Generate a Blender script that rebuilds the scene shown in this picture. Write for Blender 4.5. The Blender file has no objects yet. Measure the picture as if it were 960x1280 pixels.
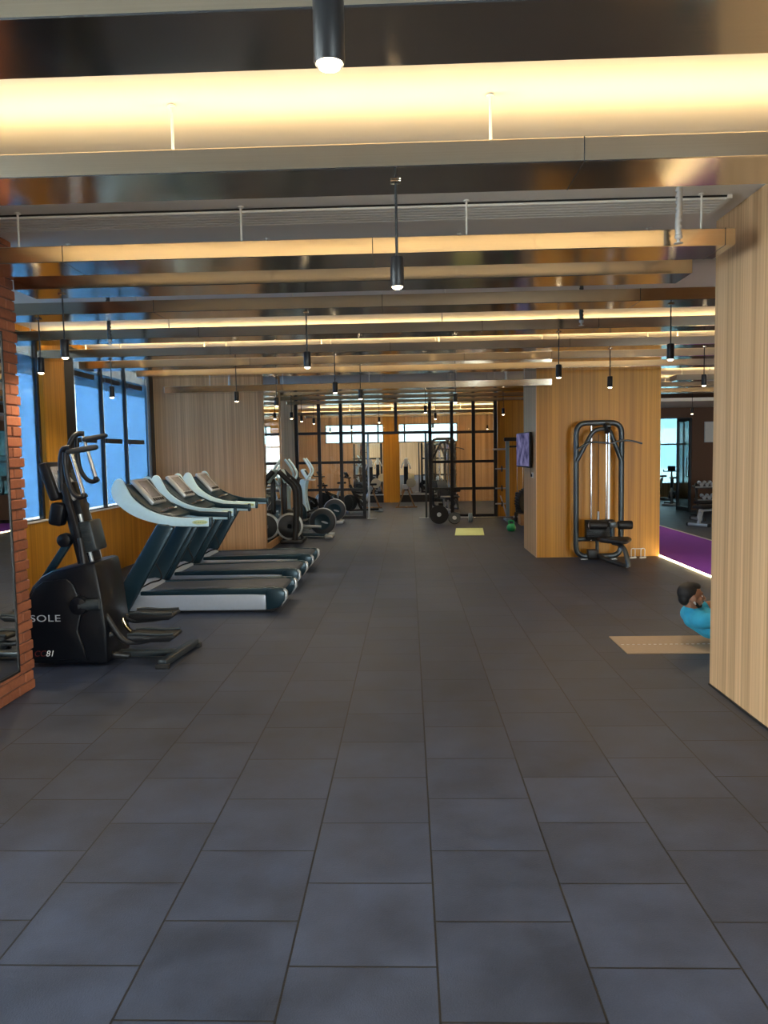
import bpy, bmesh, math, random
from mathutils import Vector, Matrix, Quaternion
random.seed(7)
SC = bpy.context.scene
COL = SC.collection
PI = math.pi
V = Vector

# ------------------------------------------------------------------ camera
yaw, pitch, roll, EYE = 0.0335, 0.07625, math.radians(1.0), 1.71
f = V((-math.sin(yaw)*math.cos(pitch), math.cos(yaw)*math.cos(pitch), -math.sin(pitch)))
r0 = V((math.cos(yaw), math.sin(yaw), 0)); u0 = r0.cross(f)
r = r0*math.cos(roll) - u0*math.sin(roll); u = r0*math.sin(roll) + u0*math.cos(roll)
cam_data = bpy.data.cameras.new('camera')
cam_data.sensor_fit = 'HORIZONTAL'; cam_data.sensor_width = 36; cam_data.lens = 36
cam_data.clip_end = 400; cam_data.clip_start = 0.05
cam = bpy.data.objects.new('camera', cam_data); COL.objects.link(cam)
M = Matrix((r, u, -f)).transposed().to_4x4(); M.translation = V((0, 0, EYE))
cam.matrix_world = M
SC.camera = cam

# ------------------------------------------------------------------ materials
def new_mat(name):
    m = bpy.data.materials.new(name); m.use_nodes = True
    nt = m.node_tree; nt.nodes.clear()
    out = nt.nodes.new('ShaderNodeOutputMaterial')
    return m, nt, out
def bsdf(nt, out, **kw):
    b = nt.nodes.new('ShaderNodeBsdfPrincipled')
    for k, v in kw.items():
        b.inputs[k].default_value = v
    nt.links.new(b.outputs[0], out.inputs[0])
    return b
def c4(c): return (c[0], c[1], c[2], 1)
def simple(name, col, rough=.5, metal=0.0, spec=.5, var=.06, scale=30, bump=0, coat=0):
    """principled with a faint procedural mottling"""
    m, nt, out = new_mat(name)
    b = bsdf(nt, out, Roughness=rough, Metallic=metal)
    b.inputs['Specular IOR Level'].default_value = spec
    b.inputs['Coat Weight'].default_value = coat
    tc = nt.nodes.new('ShaderNodeTexCoord')
    n = nt.nodes.new('ShaderNodeTexNoise'); n.inputs['Scale'].default_value = scale
    nt.links.new(tc.outputs['Object'], n.inputs['Vector'])
    mx = nt.nodes.new('ShaderNodeMix'); mx.data_type = 'RGBA'
    mx.inputs['A'].default_value = c4([x*(1-var) for x in col]); mx.inputs['B'].default_value = c4([x*(1+var) for x in col])
    nt.links.new(n.outputs['Fac'], mx.inputs['Factor']); nt.links.new(mx.outputs['Result'], b.inputs['Base Color'])
    if bump:
        bp = nt.nodes.new('ShaderNodeBump'); bp.inputs['Strength'].default_value = bump; bp.inputs['Distance'].default_value = .003
        nt.links.new(n.outputs['Fac'], bp.inputs['Height']); nt.links.new(bp.outputs[0], b.inputs['Normal'])
    return m
def emit(name, col, strength):
    m, nt, out = new_mat(name)
    e = nt.nodes.new('ShaderNodeEmission'); e.inputs[0].default_value = c4(col); e.inputs[1].default_value = strength
    nt.links.new(e.outputs[0], out.inputs[0])
    return m
def wood(name, dark, light, rough=.42):
    """vertical-grain veneer: narrow and wide stripes that run up the wall"""
    m, nt, out = new_mat(name)
    b = bsdf(nt, out, Roughness=rough); b.inputs['Specular IOR Level'].default_value = .35
    tc = nt.nodes.new('ShaderNodeTexCoord')
    def stripes(sx, sz, detail):
        mp = nt.nodes.new('ShaderNodeMapping'); mp.inputs['Scale'].default_value = (sx, sx, sz)
        nt.links.new(tc.outputs['Object'], mp.inputs['Vector'])
        n = nt.nodes.new('ShaderNodeTexNoise'); n.inputs['Scale'].default_value = 1; n.inputs['Detail'].default_value = detail
        nt.links.new(mp.outputs[0], n.inputs['Vector']); return n
    a, w = stripes(38, .35, 3), stripes(9, .04, 1)
    fine = stripes(160, 1.6, 2)
    ad = nt.nodes.new('ShaderNodeMath'); ad.operation = 'MULTIPLY_ADD'; ad.inputs[1].default_value = .55
    nt.links.new(a.outputs['Fac'], ad.inputs[0])
    m2 = nt.nodes.new('ShaderNodeMath'); m2.operation = 'MULTIPLY'; m2.inputs[1].default_value = .35
    nt.links.new(w.outputs['Fac'], m2.inputs[0]); nt.links.new(m2.outputs[0], ad.inputs[2])
    ad2 = nt.nodes.new('ShaderNodeMath'); ad2.operation = 'MULTIPLY_ADD'; ad2.inputs[1].default_value = .14
    nt.links.new(fine.outputs['Fac'], ad2.inputs[0]); nt.links.new(ad.outputs[0], ad2.inputs[2])
    cr = nt.nodes.new('ShaderNodeValToRGB')
    cr.color_ramp.elements[0].position = .36; cr.color_ramp.elements[0].color = c4(dark)
    cr.color_ramp.elements[1].position = .68; cr.color_ramp.elements[1].color = c4(light)
    nt.links.new(ad2.outputs[0], cr.inputs[0]); nt.links.new(cr.outputs[0], b.inputs['Base Color'])
    return m
def rubber_floor():
    m, nt, out = new_mat('rubber_tiles')
    b = bsdf(nt, out, Roughness=.5)
    tc = nt.nodes.new('ShaderNodeTexCoord')
    sep = nt.nodes.new('ShaderNodeSeparateXYZ'); nt.links.new(tc.outputs['Object'], sep.inputs[0])
    cmb = nt.nodes.new('ShaderNodeCombineXYZ')
    def addk(o, k):
        a = nt.nodes.new('ShaderNodeMath'); a.operation = 'ADD'; a.inputs[1].default_value = k; nt.links.new(o, a.inputs[0]); return a.outputs[0]
    nt.links.new(addk(sep.outputs['Y'], 20.06), cmb.inputs['X']); nt.links.new(addk(sep.outputs['X'], 19.93), cmb.inputs['Y'])
    br = nt.nodes.new('ShaderNodeTexBrick')
    br.offset = .5; br.offset_frequency = 2; br.squash = 1
    br.inputs['Color1'].default_value = (.25, .25, .25, 1); br.inputs['Color2'].default_value = (1, 1, 1, 1); br.inputs['Mortar'].default_value = (0, 0, 0, 1)
    br.inputs['Scale'].default_value = 1; br.inputs['Mortar Size'].default_value = .0045; br.inputs['Mortar Smooth'].default_value = .3
    br.inputs['Bias'].default_value = 0; br.inputs['Brick Width'].default_value = .5; br.inputs['Row Height'].default_value = .5
    nt.links.new(cmb.outputs[0], br.inputs['Vector'])
    n = nt.nodes.new('ShaderNodeTexNoise'); n.inputs['Scale'].default_value = 3.2; n.inputs['Detail'].default_value = 5; n.inputs['Roughness'].default_value = .6
    nt.links.new(tc.outputs['Object'], n.inputs['Vector'])
    g = nt.nodes.new('ShaderNodeTexNoise'); g.inputs['Scale'].default_value = 160; g.inputs['Detail'].default_value = 2
    nt.links.new(tc.outputs['Object'], g.inputs['Vector'])
    s1 = nt.nodes.new('ShaderNodeMath'); s1.operation = 'MULTIPLY_ADD'; s1.inputs[1].default_value = .30
    nt.links.new(br.outputs['Color'], s1.inputs[0])
    s2 = nt.nodes.new('ShaderNodeMath'); s2.operation = 'MULTIPLY_ADD'; s2.inputs[1].default_value = 1.5; s2.inputs[2].default_value = -.5
    nt.links.new(n.outputs['Fac'], s2.inputs[0]); nt.links.new(s2.outputs[0], s1.inputs[2])
    s3 = nt.nodes.new('ShaderNodeMath'); s3.operation = 'MULTIPLY_ADD'; s3.inputs[1].default_value = .3; 
    nt.links.new(g.outputs['Fac'], s3.inputs[0]); nt.links.new(s1.outputs[0], s3.inputs[2])
    cr = nt.nodes.new('ShaderNodeValToRGB')
    cr.color_ramp.elements[0].position = .2; cr.color_ramp.elements[0].color = (.013, .021, .041, 1)
    cr.color_ramp.elements[1].position = 1.; cr.color_ramp.elements[1].color = (.049, .066, .113, 1)
    nt.links.new(s3.outputs[0], cr.inputs[0])
    seam = nt.nodes.new('ShaderNodeMix'); seam.data_type = 'RGBA'; seam.inputs['B'].default_value = (.003, .0035, .005, 1)
    nt.links.new(br.outputs['Fac'], seam.inputs['Factor']); nt.links.new(cr.outputs[0], seam.inputs['A'])
    nt.links.new(seam.outputs['Result'], b.inputs['Base Color'])
    rr = nt.nodes.new('ShaderNodeMapRange'); rr.inputs['To Min'].default_value = .42; rr.inputs['To Max'].default_value = .62
    nt.links.new(n.outputs['Fac'], rr.inputs['Value']); nt.links.new(rr.outputs[0], b.inputs['Roughness'])
    h = nt.nodes.new('ShaderNodeMath'); h.operation = 'MULTIPLY_ADD'; h.inputs[1].default_value = -1.5
    nt.links.new(br.outputs['Fac'], h.inputs[0]); nt.links.new(g.outputs['Fac'], h.inputs[2])
    bp = nt.nodes.new('ShaderNodeBump'); bp.inputs['Strength'].default_value = .35; bp.inputs['Distance'].default_value = .003
    nt.links.new(h.outputs[0], bp.inputs['Height']); nt.links.new(bp.outputs[0], b.inputs['Normal'])
    return m
def brick_mat():
    m, nt, out = new_mat('red_brick')
    b = bsdf(nt, out, Roughness=.8)
    geo = nt.nodes.new('ShaderNodeNewGeometry')
    tc = nt.nodes.new('ShaderNodeTexCoord')
    n = nt.nodes.new('ShaderNodeTexNoise'); n.inputs['Scale'].default_value = 35; n.inputs['Detail'].default_value = 5
    nt.links.new(tc.outputs['Object'], n.inputs['Vector'])
    ad = nt.nodes.new('ShaderNodeMath'); ad.operation = 'MULTIPLY_ADD'; ad.inputs[1].default_value = .55
    nt.links.new(geo.outputs['Random Per Island'], ad.inputs[0])
    ml = nt.nodes.new('ShaderNodeMath'); ml.operation = 'MULTIPLY'; ml.inputs[1].default_value = .5
    nt.links.new(n.outputs['Fac'], ml.inputs[0]); nt.links.new(ml.outputs[0], ad.inputs[2])
    cr = nt.nodes.new('ShaderNodeValToRGB')
    cr.color_ramp.elements[0].position = .1; cr.color_ramp.elements[0].color = (.19, .058, .028, 1)
    cr.color_ramp.elements[1].position = .95; cr.color_ramp.elements[1].color = (.40, .135, .062, 1)
    nt.links.new(ad.outputs[0], cr.inputs[0]); nt.links.new(cr.outputs[0], b.inputs['Base Color'])
    bp = nt.nodes.new('ShaderNodeBump'); bp.inputs['Strength'].default_value = .5; bp.inputs['Distance'].default_value = .006
    nt.links.new(n.outputs['Fac'], bp.inputs['Height']); nt.links.new(bp.outputs[0], b.inputs['Normal'])
    return m
def brushed(name, col, rough):
    m, nt, out = new_mat(name)
    b = bsdf(nt, out, Metallic=1.0, Roughness=rough)
    tc = nt.nodes.new('ShaderNodeTexCoord')
    mp = nt.nodes.new('ShaderNodeMapping'); mp.inputs['Scale'].default_value = (1.1, 240, 240)
    nt.links.new(tc.outputs['Object'], mp.inputs['Vector'])
    n = nt.nodes.new('ShaderNodeTexNoise'); n.inputs['Scale'].default_value = 1; n.inputs['Detail'].default_value = 3
    nt.links.new(mp.outputs[0], n.inputs['Vector'])
    mx = nt.nodes.new('ShaderNodeMix'); mx.data_type = 'RGBA'
    mx.inputs['A'].default_value = c4([x*.9 for x in col]); mx.inputs['B'].default_value = c4([min(1, x*1.1) for x in col])
    nt.links.new(n.outputs['Fac'], mx.inputs['Factor']); nt.links.new(mx.outputs['Result'], b.inputs['Base Color'])
    rr = nt.nodes.new('ShaderNodeMapRange'); rr.inputs['To Min'].default_value = rough*.8; rr.inputs['To Max'].default_value = rough*1.25
    nt.links.new(n.outputs['Fac'], rr.inputs['Value']); nt.links.new(rr.outputs[0], b.inputs['Roughness'])
    # slow waviness of thin sheet metal
    w = nt.nodes.new('ShaderNodeTexNoise'); w.inputs['Scale'].default_value = 1.7; w.inputs['Detail'].default_value = 1
    nt.links.new(tc.outputs['Object'], w.inputs['Vector'])
    bp = nt.nodes.new('ShaderNodeBump'); bp.inputs['Strength'].default_value = .12; bp.inputs['Distance'].default_value = .05
    nt.links.new(w.outputs['Fac'], bp.inputs['Height']); nt.links.new(bp.outputs[0], b.inputs['Normal'])
    return m
def glass_mat(name, tint, gloss=.06, rough=0.0):
    m, nt, out = new_mat(name)
    t = nt.nodes.new('ShaderNodeBsdfTransparent'); t.inputs[0].default_value = c4(tint)
    g = nt.nodes.new('ShaderNodeBsdfGlossy'); g.inputs['Roughness'].default_value = rough
    fr = nt.nodes.new('ShaderNodeFresnel'); fr.inputs[0].default_value = 1.45
    k = nt.nodes.new('ShaderNodeMath'); k.operation = 'MULTIPLY_ADD'; k.inputs[1].default_value = .8; k.inputs[2].default_value = gloss*.3
    nt.links.new(fr.outputs[0], k.inputs[0])
    mx = nt.nodes.new('ShaderNodeMixShader')
    nt.links.new(k.outputs[0], mx.inputs[0]); nt.links.new(t.outputs[0], mx.inputs[1]); nt.links.new(g.outputs[0], mx.inputs[2])
    nt.links.new(mx.outputs[0], out.inputs[0])
    return m
def film_mat():
    """window glass with a blue, slightly cloudy film: lets tinted daylight through"""
    m, nt, out = new_mat('blue_window_film')
    tc = nt.nodes.new('ShaderNodeTexCoord')
    n = nt.nodes.new('ShaderNodeTexNoise'); n.inputs['Scale'].default_value = 1.3; n.inputs['Detail'].default_value = 3
    nt.links.new(tc.outputs['Object'], n.inputs['Vector'])
    mx = nt.nodes.new('ShaderNodeMix'); mx.data_type = 'RGBA'
    mx.inputs['A'].default_value = (.32, .525, .745, 1); mx.inputs['B'].default_value = (.36, .565, .785, 1)
    nt.links.new(n.outputs['Fac'], mx.inputs['Factor'])
    t = nt.nodes.new('ShaderNodeBsdfTransparent'); nt.links.new(mx.outputs['Result'], t.inputs[0])
    g = nt.nodes.new('ShaderNodeBsdfGlossy'); g.inputs['Roughness'].default_value = .12
    ms = nt.nodes.new('ShaderNodeMixShader'); ms.inputs[0].default_value = .05
    nt.links.new(t.outputs[0], ms.inputs[1]); nt.links.new(g.outputs[0], ms.inputs[2]); nt.links.new(ms.outputs[0], out.inputs[0])
    return m
def screen_mat():
    m, nt, out = new_mat('tv_picture')
    tc = nt.nodes.new('ShaderNodeTexCoord')
    n = nt.nodes.new('ShaderNodeTexNoise'); n.inputs['Scale'].default_value = 6; n.inputs['Detail'].default_value = 6
    nt.links.new(tc.outputs['Object'], n.inputs['Vector'])
    cr = nt.nodes.new('ShaderNodeValToRGB')
    cr.color_ramp.elements[0].position = .3; cr.color_ramp.elements[0].color = (.035, .035, .10, 1)
    cr.color_ramp.elements[1].position = .7; cr.color_ramp.elements[1].color = (.30, .28, .52, 1)
    nt.links.new(n.outputs['Fac'], cr.inputs[0])
    e = nt.nodes.new('ShaderNodeEmission'); e.inputs[1].default_value = .3
    nt.links.new(cr.outputs[0], e.inputs[0]); nt.links.new(e.outputs[0], out.inputs[0])
    return m

MAT = dict(
    floor=rubber_floor(),
    turf=simple('purple_turf', (.31, .070, .66), .9, var=.2, scale=90, bump=.5),
    ceiling=simple('ceiling_paint', (.74, .72, .69), .9, var=.02, scale=4),
    pale=wood('pale_oak_veneer', (.40, .232, .113), (.76, .492, .272)),
    honey=wood('honey_oak_veneer', (.36, .155, .014), (.62, .30, .032)),
    brick=brick_mat(),
    mortar=simple('mortar', (.16, .085, .06), .95, scale=60, bump=.4),
    bronze=brushed('brushed_bronze', (.60, .53, .43), .14),
    mirror=None,
    glass=glass_mat('clear_glass', (.955, .97, .97)),
    film=film_mat(),
    outerglass=glass_mat('outer_window_glass', (.43, .45, .46)),
    tinted=glass_mat('tinted_glass', (.235, .285, .295)),
    black=simple('black_plastic', (.009, .009, .011), .42, spec=.35),
    blackmetal=simple('black_painted_metal', (.014, .014, .016), .45),
    gloss=simple('gloss_black_shell', (.005, .006, .009), .3, spec=.4),
    rubber=simple('black_rubber', (.014, .014, .015), .75, bump=.3),
    charcoal=simple('charcoal_metal', (.055, .068, .078), .32, metal=.55),
    chrome=simple('chrome', (.80, .80, .80), .12, metal=1, var=.02),
    silver=simple('silver_paint', (.48, .51, .54), .32, metal=.35),
    graphite=simple('graphite_plastic', (.028, .034, .044), .45),
    steelblue=simple('blue_grey_metal', (.22, .33, .42), .35, metal=.3),
    white=simple('white_paint', (.75, .74, .71), .5),
    shell=simple('pale_blue_white_shell', (.62, .83, .89), .30),
    navy=simple('dark_teal_metal', (.016, .042, .060), .30, metal=.35),
    deckside=simple('silver_deck_side', (.40, .45, .53), .34, metal=.2),
    belt=simple('running_belt', (.045, .055, .072), .6, scale=120, bump=.3),
    brass=simple('brass_tube', (.78, .58, .30), .2, metal=1),
    cream=simple('cream_pad', (.72, .62, .40), .6),
    darkbrown=simple('dark_brown_paint', (.105, .040, .013), .55),
    tan=simple('tan_mat_foam', (.40, .30, .205), .85, bump=.2),
    lime=simple('lime_mat_foam', (.76, .86, .38), .8, bump=.2),
    green=simple('green_enamel', (.015, .36, .13), .35),
    skin=simple('skin', (.36, .185, .115), .55),
    hair=simple('black_hair', (.008, .008, .010), .55, scale=200, bump=.6),
    shirt=simple('blue_shirt_cloth', (.035, .40, .66), .85, scale=60, bump=.25),
    shorts=simple('dark_shorts_cloth', (.02, .022, .03), .9, scale=60, bump=.25),
    plywood=simple('plywood', (.36, .20, .09), .6, var=.15, scale=14),
    screen=screen_mat(),
    display=simple('console_display', (.30, .29, .30), .25, var=.35, scale=45),
    greysign=simple('pale_board', (.68, .67, .63), .6),
    lens=emit('lamp_lens', (1, .80, .50), 14),
    led=emit('led_strip_light', (1, .66, .30), 3),
    ledfloor=emit('floor_led_light', (1, .74, .38), 16),
    logo=simple('silver_lettering', (.42, .43, .46), .4),
    logowhite=simple('white_lettering', (.85, .85, .85), .5),
    logored=simple('dark_red_lettering', (.10, .012, .010), .5),
    badge=simple('pale_yellow_badge', (.66, .72, .42), .4),
    badgegreen=simple('green_lettering', (.12, .30, .05), .5),
    concrete=simple('far_facade', (.75, .86, .88), .8),
    facadeglass=simple('far_facade_glass', (.40, .62, .68), .3),
)
def mirror_mat():
    m, nt, out = new_mat('mirror_silver')
    tc = nt.nodes.new('ShaderNodeTexCoord'); n = nt.nodes.new('ShaderNodeTexNoise'); n.inputs['Scale'].default_value = .8
    nt.links.new(tc.outputs['Object'], n.inputs['Vector'])
    mx = nt.nodes.new('ShaderNodeMix'); mx.data_type = 'RGBA'
    mx.inputs['A'].default_value = (.80, .83, .82, 1); mx.inputs['B'].default_value = (.84, .86, .86, 1)
    nt.links.new(n.outputs['Fac'], mx.inputs['Factor'])
    g = nt.nodes.new('ShaderNodeBsdfGlossy'); g.inputs['Roughness'].default_value = 0.0
    nt.links.new(mx.outputs['Result'], g.inputs[0]); nt.links.new(g.outputs[0], out.inputs[0])
    return m
MAT['mirror'] = mirror_mat()

# ------------------------------------------------------------------ mesh builder
def catmull(pts, sub=6, closed=False):
    pts = [V(p) for p in pts]; n = len(pts)
    if n < 3: return pts
    out = []
    for i in range(n if closed else n-1):
        if closed: p0, p1, p2, p3 = pts[i-1], pts[i], pts[(i+1) % n], pts[(i+2) % n]
        else: p0, p1, p2, p3 = pts[max(i-1, 0)], pts[i], pts[i+1], pts[min(i+2, n-1)]
        for k in range(sub):
            t = k/sub
            out.append(.5*((2*p1)+(p2-p0)*t+(2*p0-5*p1+4*p2-p3)*t*t+(3*p1-p0-3*p2+p3)*t**3))
    if not closed: out.append(pts[-1])
    return out
def rounded(pts, rad, seg=5, closed=False):
    """polyline with its corners rounded to the given radius"""
    pts = [V(p) for p in pts]; n = len(pts); out = []
    for i, p in enumerate(pts):
        if not closed and i in (0, n-1): out.append(p); continue
        a, b = pts[i-1]-p, pts[(i+1) % n]-p
        q = min(rad, a.length*.49, b.length*.49)
        s, e = p+a.normalized()*q, p+b.normalized()*q
        for k in range(seg+1):
            t = k/seg
            out.append(s*(1-t)**2+p*2*t*(1-t)+e*t*t)
    return out
class MB:
    def __init__(self): self.bm = bmesh.new()
    def _add(self, vs, fs):
        bv = [self.bm.verts.new(v) for v in vs]
        for fc in fs:
            try: self.bm.faces.new([bv[i] for i in fc])
            except ValueError: pass
        return bv
    def _merge(self, b2, mat=None):
        b2.verts.ensure_lookup_table(); b2.verts.index_update()
        vs = [(mat @ v.co) if mat else v.co.copy() for v in b2.verts]
        fs = [[v.index for v in fc.verts] for fc in b2.faces]
        b2.free(); self._add(vs, fs)
    def box(self, c, s, bev=0, rot=None, seg=2):
        b = bmesh.new(); bmesh.ops.create_cube(b, size=1)
        for v in b.verts: v.co = V((v.co.x*s[0], v.co.y*s[1], v.co.z*s[2]))
        if bev: bmesh.ops.bevel(b, geom=list(b.edges), offset=min(bev, min(s)*.49), segments=seg, profile=.5, affect='EDGES')
        m = Matrix.Translation(V(c))
        if rot is not None: m = m @ rot.to_4x4()
        self._merge(b, m); return self
    def span(self, lo, hi, bev=0):
        lo, hi = V(lo), V(hi); return self.box((lo+hi)/2, hi-lo, bev)
    def bar(self, p, q, w, h, bev=.004, up=(0, 0, 1)):
        """square bar from p to q; w across, h along the up hint"""
        p, q = V(p), V(q); d = q-p; x = d.normalized(); up = V(up)
        if abs(x.dot(up)) > .98: up = V((0, 1, 0))
        y = up.cross(x).normalized(); z = x.cross(y)
        return self.box((p+q)/2, (d.length, w, h), bev, Matrix((x, y, z)).transposed())
    def tube(self, pts, rad, n=10, closed=False):
        pts = [V(p) for p in pts]; N = len(pts); rs = rad if isinstance(rad, (list, tuple)) else [rad]*N
        T = []
        for i in range(N):
            a = pts[i-1] if (i > 0 or closed) else pts[i]; b = pts[(i+1) % N] if (i < N-1 or closed) else pts[i]
            T.append((b-a).normalized())
        nrm = T[0].orthogonal().normalized(); rings = []; vs = []
        for i in range(N):
            if i: 
                nrm = (nrm - T[i]*nrm.dot(T[i]))
                nrm = nrm.normalized() if nrm.length > 1e-6 else T[i].orthogonal().normalized()
            bn = T[i].cross(nrm)
            for k in range(n):
                a = 2*PI*k/n; vs.append(pts[i]+(nrm*math.cos(a)+bn*math.sin(a))*rs[i])
        fs = []
        for i in range(N if closed else N-1):
            j = (i+1) % N
            for k in range(n):
                l = (k+1) % n; fs.append((i*n+k, i*n+l, j*n+l, j*n+k))
        if not closed: fs += [tuple(range(n))[::-1], tuple((N-1)*n+k for k in range(n))]
        self._add(vs, fs); return self
    def cyl(self, p, q, r1, r2=None, n=16):
        return self.tube([p, q], [r1, r1 if r2 is None else r2], n)
    def lathe(self, prof, o, axis=(0, 0, 1), n=24):
        """prof: (radius, height along axis)"""
        o = V(o); z = V(axis).normalized(); x = z.orthogonal().normalized(); y = z.cross(x); vs = []; fs = []
        for rr, h in prof:
            for k in range(n):
                a = 2*PI*k/n; vs.append(o+z*h+(x*math.cos(a)+y*math.sin(a))*max(rr, 1e-4))
        for i in range(len(prof)-1):
            for k in range(n):
                l = (k+1) % n; fs.append((i*n+k, i*n+l, (i+1)*n+l, (i+1)*n+k))
        fs += [tuple(range(n))[::-1], tuple((len(prof)-1)*n+k for k in range(n))]
        self._add(vs, fs); return self
    def prism(self, pts, a0, a1, plane='XZ', bev=0):
        """2-D outline pushed along the third axis from a0 to a1"""
        b = bmesh.new()
        def P(p, a):
            return {'XZ': V((p[0], a, p[1])), 'YZ': V((a, p[0], p[1])), 'XY': V((p[0], p[1], a))}[plane]
        v0 = [b.verts.new(P(p, a0)) for p in pts]; v1 = [b.verts.new(P(p, a1)) for p in pts]; n = len(pts)
        b.faces.new(v0); b.faces.new(v1[::-1])
        for i in range(n): b.faces.new((v0[i], v1[i], v1[(i+1) % n], v0[(i+1) % n]))
        bmesh.ops.recalc_face_normals(b, faces=list(b.faces))
        if bev:
            es = [e for e in b.edges if len(e.link_faces) == 2 and e.calc_face_angle() > .5]
            bmesh.ops.bevel(b, geom=es, offset=bev, segments=2, profile=.5, affect='EDGES', clamp_overlap=True)
        self._merge(b); return self
    def ball(self, c, rad, rot=None, n=20):
        b = bmesh.new(); bmesh.ops.create_uvsphere(b, u_segments=n, v_segments=n//2+2, radius=1)
        rad = (rad,)*3 if isinstance(rad, (int, float)) else rad
        m = Matrix.Translation(V(c)) @ (rot.to_4x4() if rot else Matrix.Identity(4)) @ Matrix.Diagonal((*rad, 1))
        self._merge(b, m); return self
    def capsule(self, p, q, r1, r2, n=14):
        p, q = V(p), V(q); d = (q-p).normalized(); pts, rs = [], []
        for k in range(1, 6): a = PI/2*(1-k/5); pts.append(p-d*r1*math.sin(a)); rs.append(max(r1*math.cos(a), .0008))
        for k in range(0, 5): a = PI/2*k/5; pts.append(q+d*r2*math.sin(a)); rs.append(max(r2*math.cos(a), .0008))
        return self.tube(pts, rs, n)
    def build(self, name, mat, parent=None, smooth=True, angle=40):
        bmesh.ops.recalc_face_normals(self.bm, faces=list(self.bm.faces))
        me = bpy.data.meshes.new(name); self.bm.to_mesh(me); self.bm.free()
        me.materials.append(MAT[mat] if isinstance(mat, str) else mat)
        if smooth:
            me.polygons.foreach_set('use_smooth', [True]*len(me.polygons))
            me.set_sharp_from_angle(angle=math.radians(angle))
        o = bpy.data.objects.new(name, me); COL.objects.link(o)
        if parent: o.parent = parent
        return o
def tag(o, label=None, cat=None, group=None, kind=None):
    if label: o['label'] = label
    if cat: o['category'] = cat
    if group: o['group'] = group
    if kind: o['kind'] = kind
    return o
def thing(name, label, cat, loc=(0, 0, 0), rz=0, group=None, kind=None):
    o = bpy.data.objects.new(name, None); COL.objects.link(o); o.empty_display_size = .1
    o.location = loc; o.rotation_euler = (0, 0, rz)
    return tag(o, label, cat, group, kind)
def struct(o, label=None, cat=None):
    tag(o, label, cat, kind='structure'); return o
KIDS = {}
def dup(o, loc, rz=None, label=None, group=None, parent=None):
    if not KIDS:
        pass
    c = o.copy(); COL.objects.link(c)
    if parent is not None: c.parent = parent
    else:
        c.location = loc
        if rz is not None: c.rotation_euler = (0, 0, rz)
        if label: c['label'] = label
        if group: c['group'] = group
    for ch in [x for x in bpy.data.objects if x.parent == o]:
        dup(ch, None, parent=c)
    return c
def text(s, size, parent, loc, rot, mat, ext=.0015, shear=0, align='LEFT', name='lettering', width=1.0):
    cu = bpy.data.curves.new(name, 'FONT'); cu.body = s; cu.size = size; cu.extrude = ext; cu.shear = shear; cu.align_x = align
    cu.space_character = width
    t = bpy.data.objects.new(name, cu); COL.objects.link(t)
    dg = bpy.context.evaluated_depsgraph_get(); me = bpy.data.meshes.new_from_object(t.evaluated_get(dg)); me.name = name
    bpy.data.objects.remove(t); me.materials.clear(); me.materials.append(MAT[mat])
    o = bpy.data.objects.new(name, me); COL.objects.link(o); o.parent = parent; o.location = loc; o.rotation_euler = rot
    return o
def light(name, kind, loc, energy, col, parent=None, rot=(0, 0, 0), **kw):
    l = bpy.data.lights.new(name, kind); l.energy = energy; l.color = col
    for k, v in kw.items(): setattr(l, k, v)
    o = bpy.data.objects.new(name, l); COL.objects.link(o); o.location = loc; o.rotation_euler = rot
    if parent: o.parent = parent
    return o
# ================================================================== THE ROOM
ZC = 3.27
def sbox(name, lo, hi, mat, bev=0, parent=None):
    o = MB().span(lo, hi, bev).build(name, mat, parent, smooth=False)
    if parent is None: struct(o)
    return o
def swall(name, mat, boxes):
    m = MB()
    for lo, hi in boxes: m.span(lo, hi)
    return struct(m.build(name, mat, smooth=False))
sbox('floor', (-7, -6.3, -.12), (10.7, 27.3, 0), 'floor')
sbox('ceiling', (-7, -6.3, ZC), (10.7, 27.3, ZC+.15), 'ceiling')
# purple sprint lane and its light lines
sbox('floor_lane', (3.99, 5.6, 0), (5.5, 20.2, .012), 'turf')
sbox('trim_1', (5.5, 5.6, 0), (5.54, 20.2, .02), 'white')
ledb = struct(MB().span((3.965, 5.6, 0), (3.99, 20.2, .014)).build('trim_2', 'ledfloor', smooth=False))

# left: brick wall with the mirror let into it
swall('wall_brick_core', 'mortar', [((-3.05, 3.0, 0), (-2.842, 5.545, ZC))])
bm_ = MB(); rng = random.Random(3)
z = .004; k = 0
while z < ZC-.02:
    h = min(.066, ZC-z-.004)
    end = 5.56 + (rng.uniform(.006, .016) if k % 2 == 0 else rng.uniform(-.014, -.004))
    y = end
    first = True
    while y > 4.55:
        L = (.225 if (k % 2 == 0 or not first) else .115)
        lo = y-L
        a, b = lo, y
        inside = (.19 < z+h*.5 < 2.6)
        if inside: a = max(a, 5.335)
        if b-a > .03:
            px = rng.uniform(-.004, .005)
            bm_.box(((-2.945-2.83+px)/2, (a+b)/2, z+h/2), (-2.83+px+2.945, b-a, h), .005, seg=1)
        y = lo-.010; first = False
        if inside and y < 5.335: break
    # end face of the wall, second brick behind
    bm_.box((-3.0, end-.05-.003, z+h/2), (.10, .10, h), .005, seg=1)
    z += .075; k += 1
tag(bm_.build('wall_brick_face', 'brick', smooth=False), kind='structure')
wm = thing('wall_mirror', 'large gym mirror let into the red brick wall', 'mirror')
MB().span((-2.842, 3.2, .20), (-2.822, 5.325, 2.59)).build('mirror_glass', 'mirror', wm, smooth=False)
fr = MB()
fr.span((-2.842, 5.322, .19), (-2.815, 5.336, 2.6)); fr.span((-2.842, 3.19, .186), (-2.815, 5.336, .20)); fr.span((-2.842, 3.19, 2.59), (-2.815, 5.336, 2.604)); fr.span((-2.842, 3.186, .19), (-2.815, 3.2, 2.6))
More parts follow.
